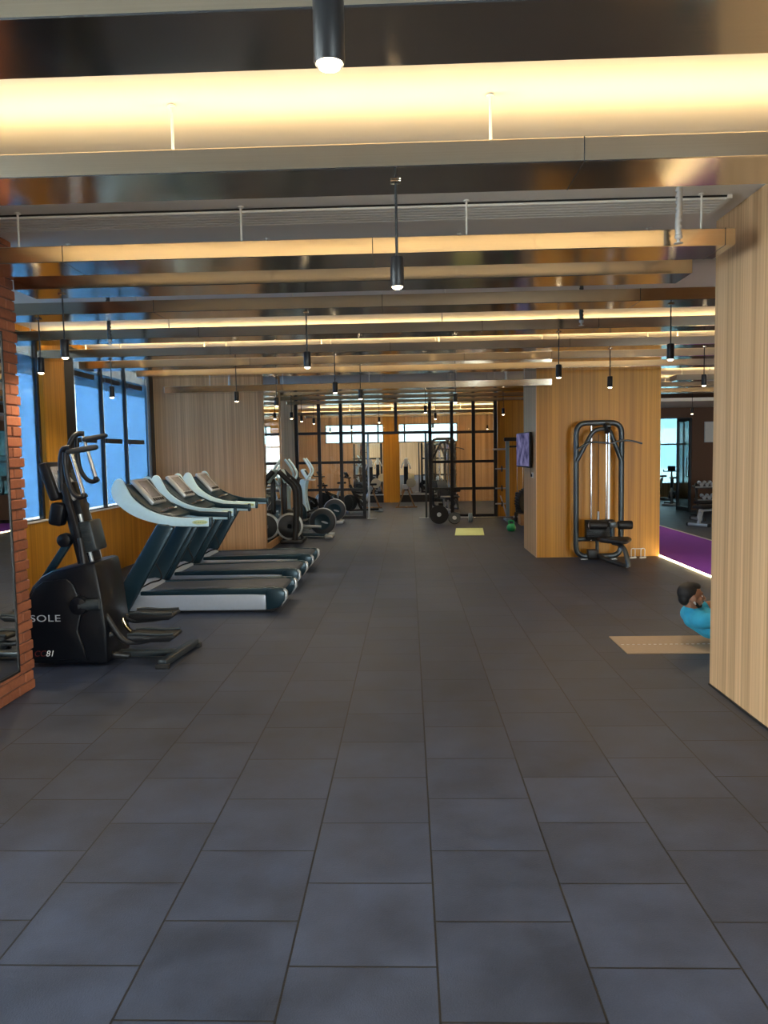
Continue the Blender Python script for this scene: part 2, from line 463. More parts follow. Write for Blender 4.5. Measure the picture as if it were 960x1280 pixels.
fr.build('mirror_edge_trim', 'blackmetal', wm, smooth=False)

# right: timber clad column beside the camera
swall('wall_column_right', 'pale', [((2.15, 1.6, 0), (3.3, 5.52, ZC))])
sbox('baseboard_right', (2.142, 1.6, 0), (2.15, 5.52, .012), 'blackmetal')
# hall behind the camera and outer walls
swall('wall_right', 'pale', [((10.5, -6.3, 0), (10.65, 27.3, ZC))])
swall('wall_back', 'pale', [((-7, -6.3, 0), (10.5, -6.15, .3)), ((-7, -6.3, 3.1), (10.5, -6.15, ZC)), ((-7, -6.3, .3), (2.6, -6.15, 3.1)), ((8, -6.3, .3), (10.5, -6.15, 3.1))])
swall('wall_left_hall', 'pale', [((-7.1, -6.3, 0), (-6.95, 3.15, .3)), ((-7.1, -6.3, 3.1), (-6.95, 3.15, ZC)), ((-7.1, -6.3, .3), (-6.95, -5.8, 3.1)), ((-7.1, 2.8, .3), (-6.95, 3.15, 3.1)), ((-6.95, 3.0, 0), (-3.05, 3.15, ZC))])
# window wall on the left
XW = -4.5
swall('wall_left', 'honey', [((XW-.18, 3.15, 0), (XW+.02, 13.47, .95)), ((XW-.18, 15.4, 0), (XW+.02, 27.0, .95)), ((XW-.18, 3.15, 3.2), (XW, 27.0, ZC)), ((XW-.18, 3.15, .95), (XW, 3.3, 3.2)),
      ((XW-.055, 9.33, .95), (XW+.05, 9.93, 3.2)), ((XW-.055, 13.8, 0), (XW, 15.6, 3.2)), ((XW-.055, 19.9, .95), (XW, 21.2, 3.2)), ((XW-.055, 25.8, .95), (XW, 27.0, 3.2))])
def window(name, y0, y1, posts, wide=()):
    w = thing(name, None, None); struct(w)
    fm = MB()
    fm.span((XW-.052, y0, .95), (XW-.0, y0+.05, 3.2)); fm.span((XW-.052, y1-.05, .95), (XW-.0, y1, 3.2))
    fm.span((XW-.052, y0, 3.12), (XW-.0, y1, 3.2)); fm.span((XW-.052, y0, .95), (XW-.0, y1, .985))
    for a, b in wide: fm.span((XW-.054, a, .95), (XW+.03, b, 3.2))
    fm.build('window_frame', 'blackmetal', w, smooth=False)
    edges = [y0]+posts+[y1]
    for p in posts: MB().span((XW-.05, p-.022, .95), (XW+.0, p+.022, 3.2)).build('mullion', 'blackmetal', w, smooth=False)
    for a, b in zip(edges[:-1], edges[1:]):
        gap = .13 if a == y0 and wide else .07
        if a == y0 and wide: a = wide[0][1]
        if b == y1 and wide: b = wide[-1][0]
        MB().span((XW-.016, a+gap, 1.02), (XW-.010, b-.026, 2.94)).build('pane', 'film', w, smooth=False)
        MB().span((XW-.034, a+.02, .98), (XW-.030, b-.02, 3.13)).build('outer_pane', 'outerglass', w, smooth=False)
        for zz in (1.965, 2.86):
            MB().span((XW-.009, a+.03, zz-.035), (XW+.04, a+.03+(b-a)*.62, zz+.035), .008).build('rail', 'blackmetal', w, smooth=False)
    MB().span((XW-.17, y0, .95), (XW+.035, y1, .972), .004).build('window_sill', 'white', w, smooth=False)
    return w
window('window_1', 3.3, 9.33, [4.4, 5.5, 6.6, 7.7])
window('window_2', 9.93, 13.8, [11.28, 12.22], wide=[(9.94, 10.26), (13.27, 13.79)])
window('window_3', 15.6, 19.9, [17.0, 18.45])
window('window_4', 21.2, 25.8, [22.7, 24.2])
# timber column at the end of the treadmills, mirror on its aisle side
swall('wall_column_left', 'pale', [((-4.48, 13.47, 0), (-2.58, 15.42, ZC))])
cm = thing('column_mirror', 'tall narrow mirror on the aisle side of the left timber column', 'mirror')
MB().span((-2.58, 13.60, .13), (-2.562, 15.30, 3.2)).build('mirror_glass', 'mirror', cm, smooth=False)
fr = MB(); fr.span((-2.58, 13.47, 0), (-2.55, 13.60, ZC-.01)); fr.span((-2.58, 15.30, 0), (-2.55, 15.42, ZC-.01)); fr.span((-2.58, 13.6, 0), (-2.55, 15.3, .13))
fr.build('mirror_frame', 'pale', cm, smooth=False)
# timber block on the right with the pulldown machine
swall('wall_block', 'honey', [((2.03, 12.3, 0), (3.97, 13.6, ZC))])
sbox('pale_daylight_slab', (2.018, 12.303, 0), (2.03, 13.6, ZC), 'pale')  # lighter copy of the block's veneer; its tone stands in for window daylight
# far left pier, far right timber wall
swall('wall_pier_far_left', 'pale', [((-3.52, 20.2, 0), (-3.0, 20.45, ZC)), ((-4.5, 20.3, 0), (-3.52, 20.42, ZC))])
swall('wall_far_right', 'honey', [((2.33, 20.3, 0), (4.5, 20.45, ZC)), ((4.4, 20.45, 0), (4.55, 26.9, ZC))])
# dark wall with the door at the end of the lane
YD = 21.5
swall('wall_lane_end', 'darkbrown', [((4.5, YD, 0), (4.9, YD+.15, ZC)), ((4.9, YD, 0), (6.2, YD+.15, .7)), ((4.9, YD, 2.55), (7.80, YD+.15, ZC)), ((6.2, YD, .0), (6.5, YD+.15, 2.55)), ((7.80, YD, 0), (10.5, YD+.15, ZC)), ((4.5, 20.4, 0), (4.6, YD, ZC))])
sbox('ceiling_lowered', (4.6, 18.6, 2.82), (9.5, YD, 2.9), 'ceiling')
# end wall of the building with the high windows
YE = 26.8
swall('wall_end', 'pale', [((-4.5, YE, 0), (-2.9, YE+.15, ZC)), ((-2.9, YE, 0), (1.7, YE+.15, 2.08)), ((-2.9, YE, 2.72), (1.7, YE+.15, ZC)), ((1.7, YE, 0), (4.55, YE+.15, ZC)),
      ((4.55, YE, 0), (6.6, YE+.15, ZC)), ((6.6, YE, 0), (10.4, YE+.15, .5)), ((6.6, YE, 2.75), (10.4, YE+.15, ZC)), ((10.4, YE, 0), (10.5, YE+.15, ZC))])
swall('wall_pier_end', 'honey', [((-.89, YE-.14, 0), (-.33, YE, ZC))])
def plain_window(name, lo, hi, axis, cols, rows, mat='glass', fw=.05):
    """grid window in the plane whose normal is `axis`"""
    w = thing(name, None, None); struct(w); m = MB()
    lo, hi = V(lo), V(hi); ax = 1-axis
    def seg(a0, a1, z0, z1):
        l, h = lo.copy(), hi.copy(); l[ax], h[ax] = a0, a1; l.z, h.z = z0, z1; m.span(l, h)
    for i in range(cols+1):
        a = lo[ax]+(hi[ax]-lo[ax])*i/cols; seg(a-fw/2, a+fw/2, lo.z, hi.z)
    for zz in [lo.z, hi.z]+rows: seg(lo[ax], hi[ax], zz-fw/2, zz+fw/2)
    m.build('window_frame', 'blackmetal', w, smooth=False)
    mid = (lo[axis]+hi[axis])/2
    for i in range(cols):
        l, h = lo.copy(), hi.copy(); l[axis], h[axis] = mid-.004, mid+.004
        l[ax] = lo[ax]+(hi[ax]-lo[ax])*i/cols; h[ax] = lo[ax]+(hi[ax]-lo[ax])*(i+1)/cols
        MB().span(l, h).build('pane', mat, w, smooth=False)
    return w
plain_window('window_5', (-2.9, YE+.03, 2.08), (1.7, YE+.09, 2.72), 1, 5, [], 'tinted')
plain_window('window_6', (6.6, YE+.03, .5), (10.4, YE+.09, 2.75), 1, 4, [1.85], 'tinted')
plain_window('window_7', (4.9, YD+.04, .7), (6.2, YD+.10, 2.55), 1, 2, [1.65], 'tinted')
plain_window('window_10', (7.44, YD+.04, .03), (7.78, YD+.10, 2.53), 1, 1, [])
plain_window('fill_window_back', (2.6, -6.26, .3), (8, -6.2, 3.1), 1, 4, [2.2])  # added window behind the view, put in for cool daylight
plain_window('fill_window_left', (-7.06, -5.8, .3), (-7.0, 2.8, 3.1), 0, 6, [2.2])  # added unseen window, sized to light the near column and floor
# mirrors with a black plinth along the end wall
for nm, x0, x1, lab in (('wall_mirror', -1.95, -.90, 'wide mirror above black plinth on the end wall, left of the oak pier'), ('wall_mirror', -.32, 1.65, 'wide mirror above black plinth on the end wall, right of the oak pier')):
    t = thing(nm, lab, 'mirror', group='mirrors on the end wall')
    MB().span((x0, YE-.03, .29), (x1, YE, 2.06)).build('mirror_glass', 'mirror', t, smooth=False)
    MB().span((x0, YE-.05, .25), (x1, YE, .29)).build('ledge', 'silver', t, smooth=False)
sbox('baseboard_end', (-2.9, YE-.06, 0), (-.9, YE, .25), 'blackmetal'); sbox('baseboard_end.001', (-.32, YE-.06, 0), (1.7, YE, .25), 'blackmetal')

# ------------------------------------------------------------------ black framed glass screens at the far end
def screen(name, label, posts, rails, y, pw=.085):
    t = thing(name, label, 'glass partition')
    for p in posts: MB().span((p-pw/2, y-.05, 0), (p+pw/2, y+.05, ZC-.002), .004).build('post', 'blackmetal', t, smooth=False)
    for a, b in zip(posts[:-1], posts[1:]):
        for zz in rails: MB().span((a+pw/2, y-.035, zz-.035), (b-pw/2, y+.035, zz+.035), .004).build('rail', 'blackmetal', t, smooth=False)
        MB().span((a+pw/2, y-.006, .05), (b-pw/2, y+.006, ZC-.01)).build('pane', 'glass', t, smooth=False)
    return t
screen('glass_partition', 'black framed glass screen behind the disc trainers, left of the opening', [-2.955, -2.36, -1.78, -1.19], [.035, .77, 1.49, 2.26], 20.3)
screen('glass_partition', 'black framed glass screen behind the barbell plates, right of the opening', [.56, 1.13, 1.70, 2.27], [.035, .75, 1.46, 2.23], 20.3)
t = thing('door_header', 'black framed glass transom over the wide opening between the two screens', 'glass transom')
for xx in (-.33,): MB().span((xx-.04, 20.26, 2.28), (xx+.04, 20.34, ZC-.002), .004).build('post', 'blackmetal', t, smooth=False)
MB().span((-1.147, 20.26, 2.21), (.517, 20.34, 2.28), .004).build('rail', 'blackmetal', t, smooth=False)
MB().span((-1.147, 20.294, 2.28), (-.37, 20.306, ZC-.01)).build('pane', 'glass', t, smooth=False)
MB().span((-.29, 20.294, 2.28), (.517, 20.306, ZC-.01)).build('pane', 'glass', t, smooth=False)
for x, s, lab in ((-1.06, 1, 'slim grey steel upright with foot plate at the left side of the opening'), (.44, -1, 'slim grey steel upright with foot plate at the right side of the opening')):
    t = thing('steel_upright', lab, 'upright post', (x, 20.12, 0), group='uprights at the opening')
    MB().tube([(0, 0, .012), (0, 0, 2.21)], .026, 12).build('tube', 'silver' if s > 0 else 'charcoal', t)
    MB().span((-.05 if s > 0 else -.19, -.05, 0), (.19 if s > 0 else .05, .05, .012), .003).build('base_plate', 'silver', t, smooth=False)
    MB().box((0, .07, 2.2), (.05, .15, .04), .004).build('bracket', 'blackmetal', t, smooth=False)

# door leaf standing open at the end of the lane
d = thing('door_1', None, None, (7.40, YD-.005, 0)); struct(d)
m = MB(); W = .78; H = 2.5
m.span((-.025, -W, .01), (.025, -W+.07, H)); m.span((-.025, -.07, .01), (.025, 0, H)); m.span((-.025, -W, .01), (.025, 0, .12)); m.span((-.025, -W, H-.08), (.025, 0, H))
m.build('door_frame', 'charcoal', d, smooth=False)
MB().span((-.005, -W+.07, .12), (.005, -.07, H-.08)).build('pane', 'glass', d, smooth=False)
MB().tube(rounded([(-.026, -W+.035, .95), (-.09, -W+.035, .95), (-.09, -W+.035, 1.45), (-.026, -W+.035, 1.45)], .03), .013, 8).build('door_handle', 'blackmetal', d)
d.rotation_euler = (0, 0, math.radians(6))
# pale board on the dark wall
t = thing('notice_board', 'blank pale notice board on the dark brown wall right of the glass door', 'board', (8.45, YD-.015, 2.14))
MB().box((0, 0, 0), (.62, .024, .54), .004).build('board_face', 'greysign', t, smooth=False)
fr = MB()
for sx in (-1, 1): fr.box((sx*.315, 0, 0), (.016, .03, .56))
for sz in (-1, 1): fr.box((0, 0, sz*.275), (.62, .03, .016))
fr.build('frame', 'silver', t, smooth=False)

# office block outside the far window
t = thing('outside_building', 'pale blue office block seen outside through the glass door', 'building', (24, 75, -12))
MB().span((-9, -6, 0), (9, 6, 19), 0).build('facade', 'concrete', t, smooth=False)
for k in range(5):
    MB().span((-8.6, -6.06, 1.5+k*3.5), (8.6, -5.95, 3.5+k*3.5)).build('window_band', 'facadeglass', t, smooth=False)

# ================================================================== CEILING
BEAMS = [  # y0, y1, x0, x1, z_bottom, rods, light
    (1.35, 1.69, -2.78, 2.12, 2.91, (), 0), (2.16, 2.49, -2.78, 2.12, 2.91, (), 0), (3.33, 3.68, -2.78, 2.12, 2.91, (-1.03, .38), 1), (4.74, 5.08, -2.78, 1.96, 2.91, (-2.45, -1.03, .38, 1.82), 0),
    (5.46, 5.79, -2.78, 1.97, 2.91, (-2.45, -1.0, .38, 1.72), 0), (6.42, 6.75, -4.42, 4.6, 2.91, (-3.9, -2.3, -.96, .32, 1.75, 3.2), 0), (7.79, 8.13, -4.42, 4.6, 2.91, (-3.9, -2.45, -1.03, .36, 1.78, 3.2), 0),
    (9.16, 9.50, -4.42, 4.6, 2.91, (-3.9, -2.45, -1.03, .38, 1.8, 3.2), 1), (10.30, 10.64, -4.42, 4.6, 2.91, (-3.9, -2.45, -1.03, .38, 1.8, 3.2), 1), (11.45, 11.79, -4.05, 4.6, 2.91, (-3.6, -2.2, -.9, .5, 1.9, 3.2), 0),
    (11.9, 12.22, -3.78, 2.2, 2.70, (-3.1, -1.95, -.6, .75, 1.8), 0),
    (14.2, 14.54, -2.45, 1.98, 2.91, (-1.8, -.5, .8, 1.6), 0), (15.6, 15.94, -2.9, 3.4, 2.91, (-1.8, -.5, .8, 1.6), 0), (17.0, 17.34, -2.9, 3.4, 2.91, (-1.8, -.5, .8, 1.6), 0), (18.4, 18.74, -2.9, 3.4, 2.91, (-1.8, -.5, .8, 1.6), 0),
    (23.6, 23.94, -3.4, 3.4, 2.91, (-1.8, -.5, .8, 1.6), 1), (25.4, 25.7, -3.4, 3.4, 2.91, (-1.8, -.5, .8, 1.6), 1),
    (13.9, 14.24, 4.75, 8.6, 2.91, (5.4, 7.), 0), (15.3, 15.64, 4.95, 8.6, 2.91, (5.4, 7.), 1), (16.9, 17.24, 5.1, 8.6, 2.91, (5.6, 7.), 1)]
ORD = ['nearest the camera, above the top of the view', 'first in view, along the very top of the picture', 'second, in front of the glowing ceiling strip', 'third, pale faced and ending short of the right oak column',
       'fourth, just behind the pale faced beam', 'fifth from the front, wall to wall', 'sixth from the front, wall to wall', 'seventh from the front, under a glowing ceiling strip', 'eighth from the front, under a glowing ceiling strip',
       'ninth from the front, crossing the pulldown wall', 'lowest hung of all, in front of the left oak column', 'first behind the low hung beam', 'second behind the low hung beam', 'third behind the low hung beam', 'last before the black framed screens',
       'first behind the black framed screens', 'second behind the black framed screens, near the high windows', 'first over the purple lane end', 'second over the purple lane end', 'third over the purple lane end, nearest the dark wall']
WARM = (1, .69, .29)
STRIPS = []
for i, (y0, y1, x0, x1, zb, rods, lit) in enumerate(BEAMS):
    t = thing('ceiling_beam', 'hanging bronze sheet metal beam, '+ORD[i], 'ceiling beam', ((x0+x1)/2, (y0+y1)/2, zb), group='bronze beams under the ceiling', kind='thing')
    hx, hy = (x1-x0)/2, (y1-y0)/2
    MB().box((0, 0, .05), (2*hx, 2*hy, .10), .004, seg=1).build('casing', 'bronze', t, smooth=False)
    if i in (2, 3, 5, 6, 7, 8):   # folded joints between sheets
        for xx in [a for a in (-2.1, -.2 if i % 2 else .75, 1.9) if abs(a-(x0+x1)/2) < hx]:
            MB().box((xx-(x0+x1)/2, 0, .05), (.004, 2*hy+.003, .102)).build('joint', 'blackmetal', t, smooth=False)
    for xx in rods:
        rx = xx-(x0+x1)/2
        MB().tube([(rx, 0, .10), (rx, 0, ZC-zb-.001)], .0065, 8).lathe([(.02, 0), (.02, .006), (.009, .012)], (rx, 0, ZC-zb-.013)).box((rx, 0, .106), (.05, .04, .010), .002).build('hanger_rod', 'white', t)
    if lit:
        MB().box((0, 0, .108), (2*hx-.2, .03, .014)).build('led_strip', 'led', t, smooth=False)
        L = 2*hx-.2
        light('strip_lamp', 'AREA', (0, .0, .125), (5.5 if y0 > 20 else 1.9)*L, WARM, t, rot=(PI, 0, 0), shape='RECTANGLE', size=L, size_y=.05)

# slot diffuser in the ceiling
t = thing('ceiling_diffuser', 'long white slotted air diffuser in the ceiling behind the second beam', 'air vent', (-.45, 5.12, ZC), kind='thing')
MB().box((0, 0, -.006), (4.9, .32, .010)).build('backing', 'black', t, smooth=False)
for k in range(6): MB().box((0, -.135+k*.054, -.014), (4.9, .036, .022), .004).build('slat', 'white', t, smooth=False)
for sx in (-1, 1): MB().box((sx*2.46, 0, -.012), (.03, .34, .026), .003).build('end_cap', 'white', t, smooth=False)

# pendants: one spotlight, copied
SPOTCOL = (1, .80, .54)
def pendant(loc, drop, label, watts):
    t = thing('pendant_spotlight', label, 'pendant light', loc, group='black pendant spotlights')
    MB().box((0, 0, -.004), (.045, .045, .008), .002).build('canopy', 'bronze', t)
    MB().tube([(0, 0, -.010), (0, 0, -drop+.13)], .006, 8).build('cord', 'black', t)
    MB().lathe([(.008, -drop+.135), (.028, -drop+.13), (.030, -drop+.125), (.030, -drop+.006), (.027, -drop), (.025, -drop+.004)], (0, 0, 0)).build('housing', 'black', t)
    MB().lathe([(.0245, -drop+.003), (.020, -drop-.006), (.010, -drop-.010)], (0, 0, 0)).build('lens', 'lens', t)
    light('spot', 'SPOT', (0, 0, -drop-.03), watts, SPOTCOL, t, spot_size=math.radians(150), spot_blend=1.0, shadow_soft_size=.03)
    return t
PEND = [(-.14, 1.52, 'hanging at the top of the picture, closest of all'), (-.04, 3.5, 'below the second beam, in the middle of the aisle'), (-2.51, 5.63, 'below the fourth beam, beside the brick wall'),
        (-3.15, 6.58, 'below the fifth beam, leftmost, half behind the brick wall'), (-.85, 6.58, 'below the fifth beam, above the near aisle'), (2.2, 6.58, 'below the fifth beam, beside the right oak column'),
        (1.54, 7.97, 'below the sixth beam, left of the pulldown machine'),
        (-3.62, 9.37, 'below the seventh beam, against the blue windows'), (-.88, 9.37, 'below the seventh beam, over the aisle'), (2.42, 9.37, 'below the seventh beam, in front of the pulldown wall'), (3.53, 9.37, 'below the seventh beam, by the purple lane opening'),
        (-2.33, 10.47, 'below the eighth beam, before the left oak column'), (-.64, 10.47, 'below the eighth beam, over the aisle'),
        (.71, 11.62, 'below the ninth beam, right half of the aisle'), (-1.98, 11.62, 'below the ninth beam, by the column mirror'), (.32, 14.37, 'below the first beam behind the low one'),
        (1.93, 15.77, 'beside the wall mounted screen'), (-2.39, 15.77, 'above the black trainers, by the column mirror'), (-2.38, 17.17, 'above the front disc trainer'), (-2.28, 18.57, 'above the rear disc trainer'),
        (6.18, 17.05, 'over the end of the purple lane, before the dark wall')]
PEND += [(-1.75, 23.77, 'added as fill in the glazed room, above the left ski trainer side'), (.75, 23.77, 'added as fill in the glazed room, above the second pulldown machine'), (-2.6, 25.55, 'added as fill in the glazed room, far left before the high windows'), (2.6, 25.55, 'added as fill in the glazed room, far right before the oak end wall'),  # extra pendants added to brighten the far rooms and rear aisle
         (7.6, 15.47, 'added as fill over the benches beside the purple lane'), (.6, 17.17, 'added as fill above the lime mat in the aisle'), (-.7, 18.57, 'added as fill over the aisle just before the opening between the screens')]
first = None
for x, y, lab in PEND:
    lab = 'black pendant spotlight '+lab
    if first is None: first = pendant((x, y, 2.91), .46, lab, 22)
    else: dup(first, (x, y, 2.91), label=lab)

# sprinkler drops
def sprinkler(loc, top, label, mat='silver'):
    t = thing('sprinkler_drop', label, 'sprinkler', loc, group='sprinkler drops from the ceiling')
    pts = [(0, 0, top), (.004, 0, top*.6), (-.004, 0, top*.3), (0, 0, .05)]
    MB().tube(catmull(pts), .017, 10).build('hose', mat, t)
    m = MB(); n = int(top/.035)
    for k in range(n): m.lathe([(.0195, 0), (.0205, .008), (.0195, .016)], (0, 0, .05+k*.035), n=10)
    m.build('hose_rings', mat, t)
    MB().lathe([(.016, .05), (.022, .045), (.022, .03), (.010, .022), (.010, .006), (.026, .004), (.026, 0)], (0, 0, 0), n=14).build('sprinkler_head', 'silver', t)
    return t
sprinkler((1.59, 4.64, 2.90), ZC-2.90, 'braided sprinkler hose hanging in front of the third beam')
sprinkler((-2.82, 7.3, 2.78), ZC-2.78, 'dark sprinkler drop between the beams near the windows', 'charcoal')
sprinkler((1.62, 7.3, 2.86), ZC-2.86, 'dark sprinkler drop between the beams before the pulldown wall', 'charcoal')
sprinkler((-2.95, 12.75, 2.77), ZC-2.77, 'pale sprinkler drop in front of the left oak column')
sprinkler((1.61, 12.75, 2.84), ZC-2.84, 'pale sprinkler drop left of the pulldown wall')

# ------------------------------------------------------------------ daylight: sky and window portals
w = bpy.data.worlds.new('World'); SC.world = w; w.use_nodes = True
nt = w.node_tree; nt.nodes.clear()
o = nt.nodes.new('ShaderNodeOutputWorld'); bg = nt.nodes.new('ShaderNodeBackground')
tc = nt.nodes.new('ShaderNodeTexCoord'); sp = nt.nodes.new('ShaderNodeSeparateXYZ'); cr = nt.nodes.new('ShaderNodeValToRGB')
mr = nt.nodes.new('ShaderNodeMapRange'); mr.inputs['From Min'].default_value = -.25; mr.inputs['From Max'].default_value = .6
nt.links.new(tc.outputs['Generated'], sp.inputs[0]); nt.links.new(sp.outputs['Z'], mr.inputs['Value']); nt.links.new(mr.outputs[0], cr.inputs[0])
cr.color_ramp.elements[0].position = 0; cr.color_ramp.elements[0].color = (.52, .66, .72, 1)
cr.color_ramp.elements[1].position = 1; cr.color_ramp.elements[1].color = (.75, .92, 1.0, 1)
e2 = cr.color_ramp.elements.new(.32); e2.color = (.92, .99, 1.0, 1)
nt.links.new(cr.outputs[0], bg.inputs[0]); bg.inputs[1].default_value = 15; nt.links.new(bg.outputs[0], o.inputs[0])
def portal(loc, rot, sx, sy):
    l = light('window_portal', 'AREA', loc, 1, (1, 1, 1), None, rot, shape='RECTANGLE', size=sx, size_y=sy)
    l.data.cycles.is_portal = True
for y0, y1 in ((3.3, 9.33), (9.93, 13.8), (15.6, 19.9), (21.2, 25.8)):
    portal((XW-.2, (y0+y1)/2, 2.07), (0, -PI/2, 0), 2.25, y1-y0)
portal((-.6, YE+.2, 2.4), (-PI/2, 0, 0), 4.6, .64)
portal((8.5, YE+.2, 1.62), (-PI/2, 0, 0), 3.8, 2.25)
portal((5.3, -6.35, 1.7), (PI/2, 0, 0), 5.4, 2.8)
portal((-7.2, -1.5, 1.7), (0, -PI/2, 0), 2.8, 8.6)

SC.view_settings.view_transform = 'Standard'; SC.view_settings.look = 'None'
SC.view_settings.exposure = 1.0; SC.view_settings.gamma = 1.0; SC.view_settings.use_curve_mapping = False
# ================================================================== EQUIPMENT
Ry = lambda a: Matrix.Rotation(a, 3, 'Y')
Rx = lambda a: Matrix.Rotation(a, 3, 'X')
Rz = lambda a: Matrix.Rotation(a, 3, 'Z')

# ---------------- treadmill (console towards -x, runner enters from +x); local origin on the floor
def make_treadmill(label, loc):
    t = thing('treadmill', label, 'treadmill', loc, group='treadmills facing the windows')
    W = .40
    m = MB()
    m.prism([(-.98, .03), (.72, .03), (.72, .195), (.60, .205), (-.70, .205), (-.98, .17)], -W, -W+.05, 'XZ', .012)
    m.prism([(-.98, .03), (.72, .03), (.72, .195), (.60, .205), (-.70, .205), (-.98, .17)], W-.05, W, 'XZ', .012)
    m.build('side_panel', 'deckside', t)
    MB().span((-.95, -W+.05, 0.0), (.80, W-.05, .16), .01).build('under_frame', 'blackmetal', t)
    MB().prism([(-.62, .195), (.78, .195), (.86, .20), (.90, .225), (.88, .255), (.82, .265), (-.62, .235)], -W+.085, W-.085, 'XZ', .006).build('running_belt', 'belt', t)
    for s in (-1, 1):
        MB().prism([(-.66, .20), (.80, .20), (.84, .262), (.80, .275), (-.66, .245)], min(s*(W-.09), s*W), max(s*(W-.09), s*W), 'XZ', .01).build('foot_rail', 'navy', t)
        # dark roller shoulder with its pale end cap
        m = MB().prism([(.72, .03), (.86, .05), (.93, .13), (.945, .22), (.90, .272), (.78, .272), (.72, .24)], min(s*(W-.075), s*(W+.012)), max(s*(W-.075), s*(W+.012)), 'XZ', .02)
        rc = m.build('roller_shoulder', 'navy', t)
        MB().prism([(.885, .06), (.955, .15), (.955, .225), (.925, .26), (.90, .24), (.92, .16)], min(s*(W-.07), s*(W+.004)), max(s*(W-.07), s*(W+.004)), 'XZ', .008).build('end_cap', 'silver', rc)
    # motor hood
    MB().prism([(-1.02, .02), (-.60, .02), (-.60, .245), (-.74, .285), (-.93, .25), (-1.02, .16)], -W+.02, W-.02, 'XZ', .03).build('motor_hood', 'deckside', t)
    for s in (-1, 1):
        y = s*(W+.035)
        m = MB().prism([(-1.00, .0), (-.80, .0), (-.74, .10), (-.235, .95), (-.30, .99), (-.42, 1.0), (-.95, .16)], y-.045, y+.045, 'XZ', .03)
        m.build('post', 'navy', t)
        # swept arm: light outside, dark inside, curling up at the console
        low = [(-.905, 1.30), (-.87, 1.235), (-.78, 1.15), (-.64, 1.065), (-.46, 1.005), (-.24, .965), (.14, .955)]
        top = [(.15, 1.05), (-.20, 1.062), (-.38, 1.095), (-.54, 1.165), (-.675, 1.275), (-.745, 1.40), (-.79, 1.475), (-.85, 1.48), (-.895, 1.42), (-.912, 1.36)]
        lowc = [(p.x, p.z) for p in catmull([(a, 0, b) for a, b in low], 4)]; topc = [(p.x, p.z) for p in catmull([(a, 0, b) for a, b in top], 4)]
        a = MB().prism(lowc+topc, min(y, y+s*.028), max(y, y+s*.028), 'XZ', .012).build('handrail', 'shell', t)
        ins = [(-.865, 1.32), (-.80, 1.215), (-.64, 1.10), (-.44, 1.035), (-.22, 1.0), (.16, .985), (.165, 1.045), (-.20, 1.062), (-.38, 1.105), (-.54, 1.18), (-.67, 1.29), (-.78, 1.45), (-.84, 1.46)]
        MB().prism(ins, min(y-s*.035, y), max(y-s*.035, y), 'XZ', .012).build('handrail_inner', 'navy', a)
        MB().box((.155, y-s*.004, 1.004), (.035, .068, .108), .014).build('grip_end', 'navy', a)
        if s < 0:
            bd = MB().ball((.045, y-.029, 1.005), (.085, .004, .024)).build('badge', 'badge', a)
            text('TECHNOGYM', .026, a, (-.022, y-.034, .996), (PI/2, 0, 0), 'badgegreen', .0006, width=.78)
    # tray between the arms and tilted console
    y0 = W-.0
    MB().prism([(-.86, 1.40), (-.80, 1.42), (-.52, 1.15), (-.30, 1.055), (-.30, 1.02), (-.56, 1.08), (-.84, 1.33)], -y0, y0, 'XZ', .012).build('console_tray', 'navy', t)
    q = Ry(math.radians(-41)).inverted()
    cen = V((-.655, 0, 1.325)); dirx = V((.66, 0, -.75)).normalized(); nrm = V((.75, 0, .66)).normalized()
    R = Matrix((dirx, V((0, 1, 0)), nrm)).transposed()
    c = MB().box(cen, (.36, .46, .05), .018, R).build('console', 'silver', t)
    MB().box(cen+nrm*.027-dirx*.02, (.24, .30, .006), .003, R).build('display', 'display', c)
    mm = MB()
    for k in range(5): mm.box(cen+nrm*.028+dirx*.135+V((0, -.15+k*.075, 0)), (.035, .05, .006), .003, R)
    mm.build('buttons', 'black', c)
    MB().tube([(-.46, -W+.02, 1.085), (-.40, -.16, 1.13), (-.40, .16, 1.13), (-.46, W-.02, 1.085)], .016, 8).build('front_grip', 'chrome', t)
    MB().tube(catmull([(-.70, -W-.02, .26), (-.55, -W+.01, .34), (-.42, -W+.02, .40), (-.50, -W-.015, .62)], 5), .009, 8).build('cable', 'black', t)
    return t
make_treadmill('treadmill with pale swept arm nearest the black climber, first of the row', (-2.30, 8.62, 0))
make_treadmill('middle treadmill of the row of three', (-2.35, 10.00, 0))
make_treadmill('treadmill closest to the left oak column, last of the row', (-2.36, 11.42, 0))

